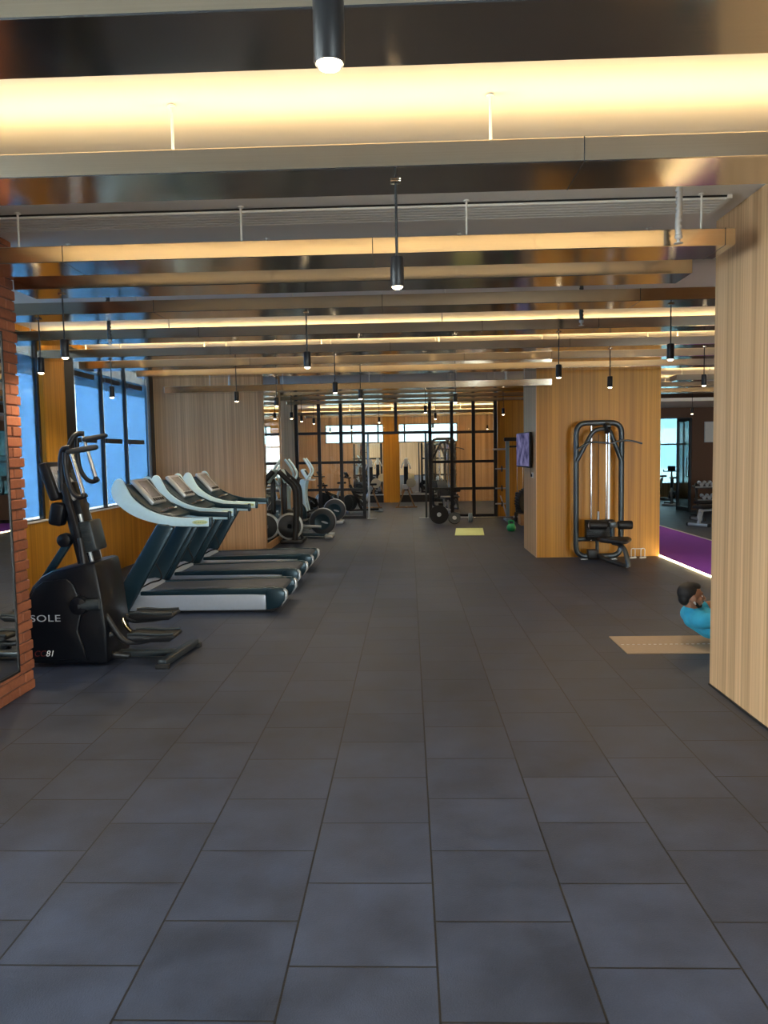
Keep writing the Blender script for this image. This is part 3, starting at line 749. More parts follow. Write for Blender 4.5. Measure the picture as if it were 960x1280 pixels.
# ---------------- climber by the brick wall (world aligned, user faces -x)
def make_climber():
    t = thing('climber_machine', 'black stair climber machine with steel grips standing beside the brick wall', 'climbing machine', (-2.55, 6.40, 0))
    y0, y1 = -.27, .27
    def P(x, z): return (x+2.55, z)
    body = [P(-3.17, .02), P(-2.50, .02), P(-2.50, .30), P(-2.53, .60), P(-2.57, .865), P(-2.72, .84), P(-2.93, .80), P(-3.03, .75), P(-3.11, .67), P(-3.17, .55)]
    sh = MB().prism(body, y0, y1, 'XZ', .035).build('shroud', 'gloss', t)
    pan = [P(-3.14, .06), P(-2.66, .06), P(-2.73, .30), P(-2.68, .50), P(-2.75, .69), P(-2.81, .735), P(-3.0, .715), P(-3.07, .665), P(-3.13, .56)]
    MB().prism(pan, y0-.022, y0+.01, 'XZ', .02).build('side_cover', 'gloss', sh)
    text('SOLE', .078, sh, (-.572, y0-.0235, .385), (PI/2, 0, 0), 'logo', .001, width=1.08).scale = (1.38, 1, 1)
    text('CC', .07, sh, (-.555, y0-.0235, .095), (PI/2, 0, 0), 'logored', .001, shear=.25)
    text('81', .07, sh, (-.455, y0-.0235, .095), (PI/2, 0, 0), 'logowhite', .001, shear=.25)
    # base frame with rear foot bar
    m = MB().bar((-.45, -.0, .045), (.56, 0, .045), .09, .05, .01)
    m.build('base_beam', 'charcoal', t)
    MB().bar((.53, -.36, .045), (.60, .36, .045), .075, .06, .014, up=(0, 0, 1)).build('rear_foot', 'charcoal', t)
    for s in (-1, 1): MB().box((.53 if s < 0 else .60, s*.35, .02), (.11, .05, .04), .008).build('rubber_foot', 'rubber', t)
    # leaning mast: two rails with the bulky tower between
    b, e = V((-.03, 0, .12)), V((-.33, 0, 1.60))
    d = (e-b).normalized()
    MB().bar(b+d*.3, b+d*1.42, .16, .17, .03, up=(0, 1, 0)).build('tower', 'gloss', t)
    for s in (-1, 1):
        MB().bar(b+V((.02, s*.15, 0)), e+V((.0, s*.13, .02)), .05, .045, .008, up=(0, 1, 0)).build('mast_rail', 'charcoal', t)
        MB().cyl(b+V((.055, s*.09, .06)), b+d*1.15+V((.055, s*.09, 0)), .014).build('guide_rod', 'silver', t)
    MB().bar((-.62, 0, .62), (-.31, 0, 1.06), .06, .06, .012).build('brace', 'navy', t)
    # hubs on the tower
    MB().lathe([(.03, 0), (.055, .01), (.06, .07), (.05, .09)], (-.30, -.22, 1.04), (0, 1, 0)).build('upper_hub', 'gloss', t)
    MB().box((-.355, -.15, 1.255), (.12, .13, .19), .03, Ry(.2)).build('side_box', 'gloss', t)
    MB().box((-.28, .10, 1.245), (.11, .13, .20), .03, Ry(.2)).build('side_box', 'gloss', t)
    MB().box((-.14, -.02, 1.06), (.13, .24, .26), .02, Ry(-.2)).build('resistance_housing', 'charcoal', t)
    m = MB()
    for k in range(3): m.box((-.15+.012*k, -.145, 1.13-.06*k), (.08, .012, .03), .004, Ry(-.2))
    m.build('housing_ribs', 'charcoal', t)
    pv = MB().lathe([(.03, 0), (.07, .012), (.078, .06), (.06, .10)], (-.14, y0-.10, .52), (0, 1, 0)).build('pivot_cover', 'gloss', t)
    MB().cyl((-.14, y0-.06, .52), (.02, y0-.04, .53), .045).build('pivot_arm', 'charcoal', pv)
    # console slab
    R = Ry(-.35)
    c = MB().box((-.425, 0, 1.525), (.085, .34, .32), .02, Ry(-.3)).build('console', 'black', t)
    MB().box((-.378, 0, 1.54), (.012, .27, .22), .003, Ry(-.3)).build('display', 'display', c)
    MB().prism([(-.42, 1.56), (-.24, 1.36), (-.22, 1.385), (-.40, 1.60)], -.12, .12, 'XZ', .006).build('reading_rack', 'silver', t)
    # moving arms: hooked frames with steel grips
    ARMS = ((-.24, [(-.30, 1.45), (-.295, 1.62), (-.285, 1.715), (-.255, 1.785), (-.19, 1.80)], [(-.235, 1.76), (-.24, 1.66), (-.215, 1.51), (-.18, 1.425), (-.13, 1.395), (-.075, 1.415)], (-.185, 1.75), (-.10, 1.42), (-.205, 1.765), (.025, 1.80)),
            (.26, [(-.43, 1.52), (-.42, 1.70), (-.41, 1.80), (-.375, 1.89), (-.335, 1.925), (-.285, 1.925)], [(-.35, 1.89), (-.352, 1.76), (-.335, 1.62), (-.28, 1.53), (-.225, 1.505), (-.175, 1.53)], (-.30, 1.91), (-.20, 1.54), (-.28, 1.875), (-.09, 1.905)))
    for y, arc, hook, g0, g1, p0, p1 in ARMS:
        q = [(x, y*(.75+.25*n/(len(arc)-1)), z) for n, (x, z) in enumerate(arc)]
        a = MB().tube(catmull(q, 6), .024, 10).build('handle_arm', 'black', t)
        MB().tube(catmull([(x, y, z) for x, z in hook], 6), .020, 10).build('hook', 'black', a)
        MB().cyl((g0[0], y, g0[1]), (g1[0], y, g1[1]), .017).build('steel_grip', 'chrome', a)
        MB().lathe([(.022, 0), (.024, .02), (.018, .03)], (g1[0]+.006, y, g1[1]-.02), V((-.3, 0, 1)), 12).build('grip_cap', 'black', a)
        MB().capsule((p0[0], y, p0[1]), (p1[0], y-.02, p1[1]), .025, .022).build('foam_peg', 'rubber', a)
        MB().bar((arc[0][0]+.01, y*.75, arc[0][1]+.06), (-.13, y*.62, .75), .05, .05, .008, up=(0, 1, 0)).build('push_rod', 'black', a)
    # treads on curved steel arms
    for y, zt, tx, arm in ((-.20, .275, .0, [(.46, .225), (.27, .185), (.15, .215), (.03, .40), (-.10, .62), (-.165, 1.06)]), (.20, .365, -.13, [(.38, .305), (.20, .285), (.06, .30), (-.07, .49), (-.20, .80), (-.27, 1.0)])):
        zt -= .02
        p = MB().prism([(.22+tx, zt-.015), (.30+tx, zt-.05), (.58+tx, zt-.045), (.63+tx, zt-.01), (.62+tx, zt+.012), (.46+tx, zt+.004), (.30+tx, zt+.016), (.24+tx, zt+.012)], y-.11, y+.11, 'XZ', .012).build('tread', 'black', t)
        for q in (-1, 1): MB().tube(catmull([(.235+tx, y+q*.098, zt+.015), (.32+tx, y+q*.10, zt+.022), (.46+tx, y+q*.10, zt+.012), (.61+tx, y+q*.098, zt+.018)], 5), .011, 8).build('tread_rim', 'charcoal', p)
        MB().tube(catmull([(x, y, z) for x, z in arm], 6), .024, 10).build('tread_arm', 'blackmetal', t)
    for y, pts in ((-.22, [(-.14, .38), (-.115, .29), (-.06, .215), (-.01, .17)]), (-.16, [(.0, .125), (.04, .085), (.09, .055)]), (.12, [(.04, .32), (.06, .26), (.09, .22), (.14, .175)])):
        MB().tube(catmull([(x, y, z) for x, z in pts], 6), .017, 10).build('curved_guide', 'brass', t)
    for p0, p1 in (((-.07, -.22, .21), (.06, -.19, .25)), ((.07, -.16, .07), (.16, -.12, .05)), ((.13, .12, .185), (.19, .13, .165))):
        MB().capsule(p0, p1, .03, .027).build('link', 'blackmetal', t)
    return t
make_climber()

# ---------------- lat pulldown against the oak block
def make_pulldown(label, loc, rz=0):
    t = thing('lat_pulldown_machine', label, 'gym machine', loc, rz)
    X0, X1, Z1 = -.34, .355, 2.12
    MB().tube(rounded([(X0, 0, .05), (X0, 0, Z1), (X1, 0, Z1), (X1, 0, .05)], .17, 7, True), .042, 14, True).build('frame', 'charcoal', t)
    MB().tube(rounded([(X0, -.03, 1.53), (-.09, -.03, 1.99), (.02, -.03, 2.03), (.16, -.03, 2.02), (X1-.01, -.03, 1.53)], .22, 7), .034, 12).build('arch_brace', 'charcoal', t)
    MB().tube([(X0, 0, .32), (X1, 0, .32)], .035, 12).build('cross_tube', 'charcoal', t)
    h = MB().bar((.12, -.16, 2.03), (.12, .05, 2.10), .07, .10, .012).build('pulley_head', 'charcoal', t)
    for y in (-.15, -.02): MB().lathe([(.02, -.02), (.055, -.02), (.045, 0), (.055, .02), (.02, .02)], (.12, y, 2.0), (1, 0, 0), 20).build('pulley', 'black', h)
    for x in (-.11, .12): MB().cyl((x, -.02, .30), (x, -.02, 2.08), .013).build('guide_rod', 'chrome', t)
    MB().box((.125, -.155, 1.30), (.03, .006, 1.32)).build('lifting_belt', 'silver', t)
    MB().cyl((0, -.02, .6), (0, -.02, 1.95), .005).build('cable', 'black', t)
    st = MB().box((.02, -.02, .47), (.44, .14, .30), .01).build('stack_cover', 'black', t)
    m = MB()
    for k in range(9): m.box((.02, -.025, .345+k*.031), (.43, .15, .003))
    m.build('plate_gap', 'charcoal', st)
    MB().cyl((0, -.02, .6), (0, -.02, .75), .016).build('selector_stem', 'silver', t)
    # wavy pulldown bar
    pts = catmull([(-.36, -.17, 1.715), (-.24, -.17, 1.79), (-.12, -.17, 1.825), (.02, -.17, 1.815), (.13, -.17, 1.805), (.25, -.17, 1.83), (.38, -.17, 1.842), (.50, -.17, 1.825), (.62, -.17, 1.79)], 5)
    pb = MB().tube(pts, .0145, 10).build('pulldown_bar', 'charcoal', t)
    MB().cyl((.125, -.16, 1.81), (.125, -.155, 1.99), .02).build('bar_clip', 'chrome', pb)
    # thigh rollers on their post
    MB().tube([(.13, -.34, .30), (.13, -.34, .60)], .032, 12).build('roller_post', 'charcoal', t)
    MB().box((.13, -.36, .575), (.11, .10, .09), .015).build('roller_block', 'charcoal', t)
    for a, b in ((-.23, .04), (.20, .42)):
        rr = MB().lathe([(.03, 0), (.062, .006), (.066, .02), (.066, b-a-.02), (.062, b-a-.006), (.03, b-a)], (a, -.38, .57), (1, 0, 0), 20).build('roller_pad', 'black', t)
        MB().lathe([(.02, 0), (.03, .004), (.02, .008)], (a-.007, -.38, .57), (1, 0, 0), 14).build('pad_cap', 'silver', rr)
    # saddle seat and its bowed leg that reaches the floor in front
    MB().prism([(-.12, -.42), (.36, -.42), (.36, -.56), (.22, -.86), (.12, -.90), (.05, -.86), (-.12, -.60)], .335, .40, 'XY', .025).build('seat', 'black', t)
    MB().tube(catmull([(.12, -.45, .31), (.14, -.72, .315), (.16, -.92, .26), (.17, -1.03, .12), (.17, -1.05, .035)], 6), .034, 12).build('seat_leg', 'charcoal', t)
    MB().tube(catmull([(.0, -.02, .05), (.0, -.10, .07), (.05, -.5, .045), (.17, -1.02, .045)], 6), .032, 12).build('floor_tube', 'charcoal', t)
    MB().tube([(-.02, -.04, .30), (-.02, -.04, .05)], .028, 12).build('strut', 'charcoal', t)
    MB().span((-.17, -.10, .03), (-.02, .04, .16), .01).build('counterweight', 'blackmetal', t)
    for x in (X0+.12, X1-.12): MB().box((x, 0, .008), (.10, .11, .016), .004).build('floor_pad', 'silver', t)
    return t
lat = make_pulldown('dark lat pulldown machine with wavy bar in front of the orange oak block', (2.93, 12.02, 0))

# push-up frame on the floor beside it
t = thing('push_up_stand', 'small white wire stand on the floor beside the pulldown machine', 'exercise stand', (3.56, 12.05, 0))
for s in (-1, 1):
    f_ = MB().tube(rounded([(s*.075-.03, 0, .012), (s*.075-.03, 0, .16), (s*.075+.03, 0, .16), (s*.075+.03, 0, .012)], .03), .006, 8).build('wire_loop', 'white', t)
    MB().capsule((s*.075-.045, -.02, .014), (s*.075+.045, .02, .014), .013, .013).build('foot', 'white', f_)
MB().tube([(-.075, 0, .155), (.075, 0, .155)], .005, 8).build('link_wire', 'white', t)

# ---------------- wall screen and socket on the oak block
t = thing('wall_television', 'wall mounted television showing a violet picture on the side of the oak block', 'television', (1.915, 13.02, 1.725), math.radians(4))
MB().box((.02, 0, 0), (.045, .98, .58), .01).build('casing', 'black', t)
MB().box((-.005, 0, .005), (.006, .95, .545)).build('display', 'screen', t, smooth=False)
MB().box((.06, 0, -.02), (.05, .55, .36), .012).build('rear_housing', 'black', t)
MB().bar((.08, -.1, 0), (.108, -.1, 0), .1, .2).build('wall_bracket', 'blackmetal', t)
t = thing('wall_socket', 'small wall socket with a dangling lead under the television', 'socket', (2.018, 12.6, 1.31))
MB().box((-.006, 0, 0), (.012, .15, .09), .003).build('plate', 'greysign', t)
MB().box((-.02, .03, 0), (.03, .05, .05), .005).build('plug', 'black', t)
MB().tube(catmull([(-.03, .03, .0), (-.035, .03, .08), (-.02, .03, .20)], 5), .005, 8).build('lead', 'black', t)

# ---------------- disc trainers (rear disc towards the aisle)
def make_disc_trainer(label, loc):
    t = thing('elliptical_trainer', label, 'elliptical trainer', loc, group='disc trainers on the left')
    R_ = .275; zc = .33
    dc = MB().lathe([(.05, -.10), (.20, -.115), (R_-.02, -.10), (R_-.008, -.08)], (0, 0, zc), (0, 1, 0), 40).build('disc_cover', 'graphite', t)
    MB().lathe([(R_-.016, -.085), (R_, -.075), (R_, .075), (R_-.016, .085)], (0, 0, zc), (0, 1, 0), 40).build('disc_rim', 'silver', dc)
    MB().lathe([(.05, .10), (.20, .115), (R_-.03, .10), (R_-.012, .08)], (0, 0, zc), (0, 1, 0), 40).build('disc_back', 'graphite', dc)
    MB().ball((.05, -.114, zc-.015), (.10, .006, .028), Ry(.3)).build('badge', 'silver', dc)
    MB().lathe([(.15, -.118), (.16, -.121), (.17, -.117)], (0, 0, zc), (0, 1, 0), 36).build('disc_ring', 'navy', dc)
    MB().span((-.95, -.09, .03), (.12, .09, .10), .02).build('base_rail', 'navy', t)
    for x, n in ((.14, 'rear_foot'), (-.92, 'front_foot')):
        MB().box((x, 0, .035), (.17, .56, .07), .02).build(n, 'silver', t)
    for s in (-1, 1):
        MB().tube(catmull([(-.02, s*.16, zc+.10*s), (-.30, s*.17, .30+.05*s), (-.62, s*.17, .30)], 5), .028, 10).build('pedal_arm', 'silver', t)
        p = MB().prism([(-.62, .30), (-.30, .34), (-.28, .385), (-.40, .36), (-.60, .335)], s*.17-.08, s*.17+.08, 'XZ', .01).build('pedal', 'black', t)
        MB().tube(catmull([(-.66, s*.19, .32), (-.72, s*.21, .70), (-.68, s*.23, 1.05), (-.55, s*.24, 1.28), (-.60, s*.24, 1.45), (-.72, s*.22, 1.62)], 6), [.024]*31, 10).build('swing_handle', 'shell', t)
    MB().prism([(-1.02, .08), (-.78, .08), (-.70, .55), (-.66, 1.05), (-.72, 1.10), (-.84, 1.10), (-.92, .6)], -.07, .07, 'XZ', .025).build('front_column', 'shell', t)
    MB().prism([(-1.08, .06), (-.70, .06), (-.72, .40), (-.80, .52), (-.98, .50), (-1.06, .36)], -.13, .13, 'XZ', .03).build('front_shroud', 'navy', t)
    c = MB().box((-.70, 0, 1.22), (.08, .46, .30), .02, Ry(-.55)).build('console', 'shell', t)
    MB().box((-.665, 0, 1.24), (.012, .30, .20), .003, Ry(-.55)).build('display', 'black', c)
    MB().tube(rounded([(-.72, -.24, 1.10), (-.50, -.24, 1.08), (-.50, .24, 1.08), (-.72, .24, 1.10)], .06), .017, 10).build('fixed_grip', 'silver', t)
    return t
make_disc_trainer('elliptical trainer with grey rear disc nearest the column mirror', (-1.80, 15.80, 0))
make_disc_trainer('elliptical trainer with grey rear disc farther back before the glass screen', (-1.86, 19.0, 0))
make_disc_trainer('elliptical trainer with grey rear disc set back half behind the left oak column', (-3.05, 17.3, 0))

# dark machine with tall arched rails at the column corner
t = thing('arched_stepper', 'black stepper machine with tall arched rails at the corner of the left oak column', 'stepper machine', (-2.21, 14.72, 0))
for y in (-.0, .52):
    MB().tube(catmull([(-.02, y, .03), (.015, y, .45), (.02, y, .95), (-.03, y, 1.13), (-.14, y, 1.24), (-.30, y, 1.40)], 6), [.055]*25+[.05]*6, 12).build('arched_rail', 'blackmetal', t)
MB().prism([(-.28, .03), (.10, .03), (.10, .10), (.03, .20), (-.05, .62), (-.20, .66), (-.28, .3)], .10, .42, 'XZ', .03).build('body', 'gloss', t)
MB().span((-.30, -.06, 0), (.14, .58, .07), .02).build('base', 'blackmetal', t)
dd = MB().lathe([(.05, -.03), (.20, -.04), (.25, -.02), (.25, .05)], (-.12, .06, .33), (0, 1, 0), 32).build('disc_cover', 'black', t)
MB().lathe([(.245, -.03), (.262, -.02), (.262, .03), (.245, .04)], (-.12, .06, .33), (0, 1, 0), 32).build('disc_rim', 'silver', dd)
MB().box((-.24, .26, 1.30), (.06, .40, .28), .02, Ry(-.4)).build('console', 'shell', t)
for y in (.12, .40): MB().box((.10, y, .26), (.30, .13, .03), .01, Ry(.12)).build('tread', 'charcoal', t)
MB().bar((-.24, .26, .55), (-.24, .26, 1.25), .09, .09, .02).build('console_post', 'blackmetal', t)
MB().tube([(-.15, .0, 1.245), (-.15, .52, 1.245)], .02, 10).build('cross_grip', 'silver', t)

# ---------------- bikes for the glazed rooms
def make_bike(label, loc, rz=0, group='exercise bikes behind the glass'):
    t = thing('exercise_bike', label, 'exercise bike', loc, rz, group=group)
    fw = MB().lathe([(.04, -.03), (.20, -.03), (.235, -.022), (.235, .022), (.20, .03), (.04, .03)], (-.42, 0, .30), (0, 1, 0), 28).build('flywheel', 'charcoal', t)
    MB().lathe([(.222, -.024), (.242, -.02), (.242, .02), (.222, .024)], (-.42, 0, .30), (0, 1, 0), 28).build('flywheel_rim', 'silver', fw)
    m = MB().bar((-.50, 0, .08), (.48, 0, .08), .07, .06, .01); m.build('base_beam', 'blackmetal', t)
    for x in (-.50, .48): MB().bar((x, -.26, .035), (x, .26, .035), .07, .06, .01).build('floor_bar', 'silver', t)
    MB().bar((-.05, 0, .10), (-.40, 0, .82), .07, .08, .015).build('front_tube', 'blackmetal', t)
    MB().bar((-.30, 0, .55), (.18, 0, .35), .06, .07, .012).build('cross_tube', 'blackmetal', t)
    MB().bar((.0, 0, .10), (.26, 0, .74), .07, .08, .015).build('seat_tube', 'silver', t)
    MB().prism([(.12, -.03), (.22, -.05), (.38, -.11), (.42, -.06), (.42, .06), (.38, .11), (.22, .05), (.12, .03)], .78, .84, 'XY', .02).build('saddle', 'black', t)
    MB().cyl((.29, 0, .72), (.29, 0, .79), .025).build('seat_post', 'chrome', t)
    MB().cyl((-.39, 0, .78), (-.42, 0, 1.02), .025).build('handlebar_post', 'chrome', t)
    MB().tube(rounded([(-.62, -.22, 1.09), (-.58, -.22, 1.03), (-.42, -.22, 1.03), (-.42, .22, 1.03), (-.58, .22, 1.03), (-.62, .22, 1.09)], .06), .017, 10).build('handlebar', 'black', t)
    MB().box((-.50, 0, 1.12), (.05, .22, .15), .015, Ry(-.5)).build('console', 'black', t)
    for s in (-1, 1):
        c = MB().bar((-.02, s*.10, .30), (-.02+s*.12, s*.10, .30-s*.12), .02, .03, .005).build('crank', 'silver', t)
        MB().box((-.02+s*.12, s*.155, .30-s*.12), (.10, .09, .025), .006).build('pedal', 'black', c)
    MB().lathe([(.03, -.09), (.11, -.085), (.11, .085), (.03, .09)], (-.02, 0, .30), (0, 1, 0), 20).build('chain_guard', 'blackmetal', t)
    return t
bike = make_bike('upright exercise bike behind the left glass screen, next to the oak pier', (-2.75, 22.0, 0), .5)
for loc, rz, lab in (((-2.35, 23.9, 0), .6, 'upright exercise bike behind the left glass screen, second from the oak pier'), ((-1.35, 22.3, 0), .4, 'upright exercise bike behind the left glass screen, next to the opening'),
                     ((7.95, 23.5, 0), 1.2, 'exercise bike glimpsed through the doorway beyond the purple lane'), ((8.05, 25.2, 0), .7, 'exercise bike seen through the open glass door leaf')):
    dup(bike, loc, rz, lab)
dup(lat, (1.05, 23.6, 0), .2, 'second pulldown machine, standing behind the right glass screen')
lat2 = [o for o in bpy.data.objects if o.get('label', '').startswith('second pulldown')][0]

# ---------------- ski trainers on wooden trestles beyond the opening
def make_ski(label, loc):
    t = thing('ski_trainer', label, 'ski trainer', loc, group='ski trainers beyond the opening')
    for s in (-1, 1): MB().bar((s*.26, 0, .02), (s*.04, 0, .60), .05, .035, .006, up=(0, 1, 0)).build('wooden_leg', 'plywood', t)
    MB().bar((-.34, 0, .02), (.34, 0, .02), .07, .04, .006).build('foot_bar', 'plywood', t)
    MB().bar((0, .18, .02), (0, -.18, .02), .07, .04, .006).build('cross_foot', 'plywood', t)
    MB().box((0, 0, .92), (.13, .12, .75), .015).build('column', 'black', t)
    MB().box((-.02, -.03, .66), (.16, .10, .16), .015).build('white_housing', 'white', t)
    MB().lathe([(.05, -.10), (.15, -.09), (.15, .09), (.05, .10)], (.16, 0, .78), (0, 1, 0), 22).build('fan_drum', 'cream', t)
    MB().box((-.0, 0, 1.40), (.10, .12, .26), .02).build('head', 'white', t)
    for s in (-1, 1): MB().tube(catmull([(s*.04, -.05, 1.46), (s*.10, -.09, 1.36), (s*.15, -.10, 1.22)], 5), .014, 8).build('pull_handle', 'white', t)
    return t
ski = make_ski('white topped ski trainer on wooden legs, left of the oak pier', (-1.20, 24.0, 0))
dup(ski, (-.10, 24.0, 0), 0, 'white topped ski trainer on wooden legs, right of the oak pier')
# ---------------- free weights by the right glass screen
def make_plate(label, loc, R_, tilt, rz, mat='rubber'):
    t = thing('weight_plate', label, 'weight plate', loc, rz, group='weight plates by the right glass screen')
    rt = Rx(tilt); ax = rt @ V((0, -1, 0)); c = V((0, 0, R_*math.cos(tilt)+.022*abs(math.sin(tilt))+.004))
    MB().lathe([(.026, -.022), (R_*.40, -.022), (R_*.45, -.012), (R_*.80, -.012), (R_*.85, -.024), (R_*.97, -.024), (R_, -.014), (R_, .014), (R_*.97, .024), (.026, .022)], c, ax, 36).build('disc', mat, t)
    MB().lathe([(.025, -.024), (.05, -.026), (.055, .0), (.05, .026), (.025, .024)], c, ax, 20).build('hub_ring', 'silver', t)
    m = MB()
    for k in range(4):
        a = k*PI/2+.4; p = c+rt @ V((math.cos(a)*R_*.62, -.014, math.sin(a)*R_*.62)); m.box(p, (R_*.26, .008, R_*.20), .003, rt)
    m.build('grip_recess', 'steelblue', t)
    return t
make_plate('large black weight plate stood upright, left of the smaller one', (.70, 18.3, 0), .225, math.radians(-4), .0)
make_plate('small blue grey weight plate leaning low on the right of the large one', (1.06, 18.22, 0), .15, math.radians(-30), .1, 'charcoal')
t = thing('barbell', 'loaded steel barbell lying on the floor along the right glass screen', 'barbell', (1.85, 18.7, 0))
MB().cyl((-.62, 0, .115), (.95, 0, .115), .014).build('bar', 'chrome', t)
for s, xx in ((-1, -.40), (-1, -.35)):
    MB().lathe([(.02, -.02), (.11, -.02), (.115, -.012), (.115, .012), (.11, .02), (.02, .02)], (xx, 0, .115), (1, 0, 0), 28).build('plate', 'steelblue', t)
MB().lathe([(.02, -.02), (.11, -.02), (.115, -.012), (.115, .012), (.11, .02), (.02, .02)], (.72, 0, .115), (1, 0, 0), 28).build('plate', 'rubber', t)
MB().cyl((-.62, 0, .115), (-.30, 0, .115), .025).cyl((.66, 0, .115), (.95, 0, .115), .025).build('sleeve', 'silver', t)
# utility bench tilted behind the plates
t = thing('weight_bench', 'black weight bench behind the right glass screen', 'bench', (1.05, 21.6, 0), .15)
MB().box((0, -.10, .44), (.28, .75, .07), .02).build('seat_pad', 'black', t)
MB().box((0, .52, .66), (.28, .62, .07), .02, Rx(.75)).build('back_pad', 'black', t)
MB().bar((0, -.55, .10), (0, .65, .10), .06, .06, .01).build('spine', 'silver', t)
for y in (-.55, .65): MB().bar((-.24, y, .03), (.24, y, .03), .06, .06, .01).build('floor_bar', 'silver', t)
MB().bar((0, -.30, .10), (0, -.12, .42), .05, .06, .01).bar((0, .35, .10), (0, .42, .50), .05, .06, .01).build('upright', 'silver', t)

# lime mat and green kettlebell
t = MB().box((0, 0, .005), (.60, 1.48, .01), .004).build('exercise_mat', 'lime', None)
t.location = (1.275, 16.44, 0); t.rotation_euler = (0, 0, -.075); tag(t, 'pale lime green mat lying flat on the floor in the aisle', 'exercise mat')
t = thing('kettlebell', 'green kettlebell on the floor near the oak block', 'kettlebell', (2.17, 16.45, 0))
MB().lathe([(.055, 0), (.075, .008), (.098, .05), (.10, .085), (.085, .13), (.05, .16), (.02, .165)], (0, 0, 0), n=24).build('body', 'green', t)
MB().tube(rounded([(-.045, 0, .135), (-.062, 0, .225), (.062, 0, .225), (.045, 0, .135)], .045), .016, 10).build('handle', 'green', t)

# cable tower with side pegs, wooden box and tyre beside the oak block
t = thing('cable_tower', 'blue grey cable tower with side pegs in front of the orange far wall', 'gym machine', (2.42, 19.0, 0))
for x, m_ in ((0, 'steelblue'), (.62, 'charcoal')):
    MB().box((x, 0, 1.0), (.085, .10, 2.0), .012).build('upright', m_, t)
    MB().box((x, 0, .03), (.14, .60, .06), .012).build('foot', m_, t)
MB().box((.31, 0, 2.0), (.78, .13, .09), .015).build('top_beam', 'blackmetal', t)
MB().box((.31, 0, 1.82), (.56, .06, .05), .01).build('cross_beam', 'blackmetal', t)
MB().cyl((-.04, -.02, 1.76), (-.36, -.02, 1.76), .022).build('pull_up_peg', 'silver', t)
for z in (1.28, .80, .42):
    h = MB().cyl((-.04, 0, z), (-.30, 0, z), .018).build('storage_peg', 'silver', t)
    MB().lathe([(.03, -.015), (.075, -.012), (.075, .012), (.03, .015)], (-.14, 0, z), (1, 0, 0), 20).build('small_plate', 'rubber', h)
MB().bar((-.03, -.03, .12), (-.18, -.03, .62), .03, .03, .006).build('brace', 'silver', t)
m = MB()
for k in range(12): m.box((.31, .04, .12+k*.05), (.22, .12, .046), .004)
m.build('weight_stack', 'charcoal', t)
for x in (.24, .38): MB().cyl((x, .04, .06), (x, .04, 1.96), .01).build('guide_rod', 'chrome', t)
t = thing('plyometric_box', 'low plywood jump box on the floor beyond the oak block', 'jump box', (2.85, 17.9, 0))
MB().box((0, 0, .12), (.60, .45, .24), .006).build('box_body', 'plywood', t)
m = MB()
for s in (-1, 1): m.box((s*.14, -.2255, .15), (.09, .004, .03), .001)
m.build('hand_slot', 'black', t)
t = MB().lathe([(.15, -.07), (.22, -.085), (.27, -.08), (.295, -.05), (.30, 0), (.295, .05), (.27, .08), (.22, .085), (.15, .07), (.14, 0), (.15, -.07)], (0, 0, 0), (0, 1, 0), 40)
for k in range(28):
    a = 2*PI*k/28; t.box((math.cos(a)*.297, 0, math.sin(a)*.297), (.02, .15, .03), .004, Ry(-a))
t = t.build('rubber_tyre', 'rubber', None); t.location = (2.72, 17.88, .555); t.rotation_euler = (.12, 0, .5); tag(t, 'black ribbed tyre leaning on top of the plywood jump box', 'tyre')

# ---------------- dumbbell rack, dumbbells and low bench by the dark wall
RX, RY = 7.75, 19.7
t = thing('dumbbell_rack', 'black two tier dumbbell rack against the dark wall', 'dumbbell rack', (RX, RY, 0))
for s in (-1, 1):
    MB().bar((s*.52, -.28, .02), (s*.42, .20, .80), .06, .06, .01).build('side_frame', 'blackmetal', t)
    MB().bar((s*.52, -.32, .025), (s*.52, .26, .025), .07, .05, .01).build('foot', 'blackmetal', t)
for z, y in ((.40, -.06), (.72, .12)):
    MB().box((0, y, z), (1.02, .22, .03), .006, Rx(.25)).build('shelf', 'charcoal', t)
    MB().tube([(-.5, y-.11, z), (.5, y-.11, z)], .014, 8).build('front_rail', 'silver', t)
def make_dumbbell(label, loc):
    t = thing('dumbbell', label, 'dumbbell', loc, group='dumbbells on the rack')
    MB().cyl((0, -.07, 0), (0, .07, 0), .014).build('handle', 'chrome', t)
    for s in (-1, 1): MB().lathe([(.02, 0), (.048, .006), (.05, .02), (.05, .05), (.045, .06), (.02, .062)], (0, s*.055, 0), (0, s, 0), 8).build('head', 'silver', t)
    return t
db = None; names = ['first', 'second', 'third', 'fourth', 'fifth', 'sixth']
for tier, (z, y) in enumerate(((.482, -.055), (.802, .125))):
    for k in range(6):
        loc = (RX-.335+k*.134, RY+y, z); lab = 'steel dumbbell on the %s shelf of the rack, %s from its window side' % (('lower', 'upper')[tier], names[k])
        if db is None: db = make_dumbbell(lab, loc); db.rotation_euler = (.25, 0, 0)
        else: dup(db, loc, None, lab)
def make_bench(label, loc, rz):
    t = thing('flat_bench', label, 'bench', loc, rz, group='low silver legged benches')
    MB().box((0, 0, .42), (1.15, .28, .07), .025).build('pad', 'black', t)
    MB().bar((-.5, 0, .34), (.5, 0, .34), .06, .05, .01).build('spine', 'silver', t)
    for x in (-.42, .42):
        MB().bar((x, 0, .33), (x*1.25, 0, .05), .06, .06, .01).build('leg', 'silver', t)
        fb = MB().bar((x*1.25, -.26, .035), (x*1.25, .26, .035), .07, .06, .012).build('floor_bar', 'silver', t)
        for s in (-1, 1): MB().box((x*1.25, s*.27, .035), (.08, .04, .07), .01).build('end_cap', 'rubber', fb)
    return t
b1 = make_bench('low black bench with silver legs beside the purple lane', (6.75, 17.2, 0), .55)
dup(b1, (7.35, 18.5, 0), .2, 'low black bench with silver legs just in front of the dumbbell rack')

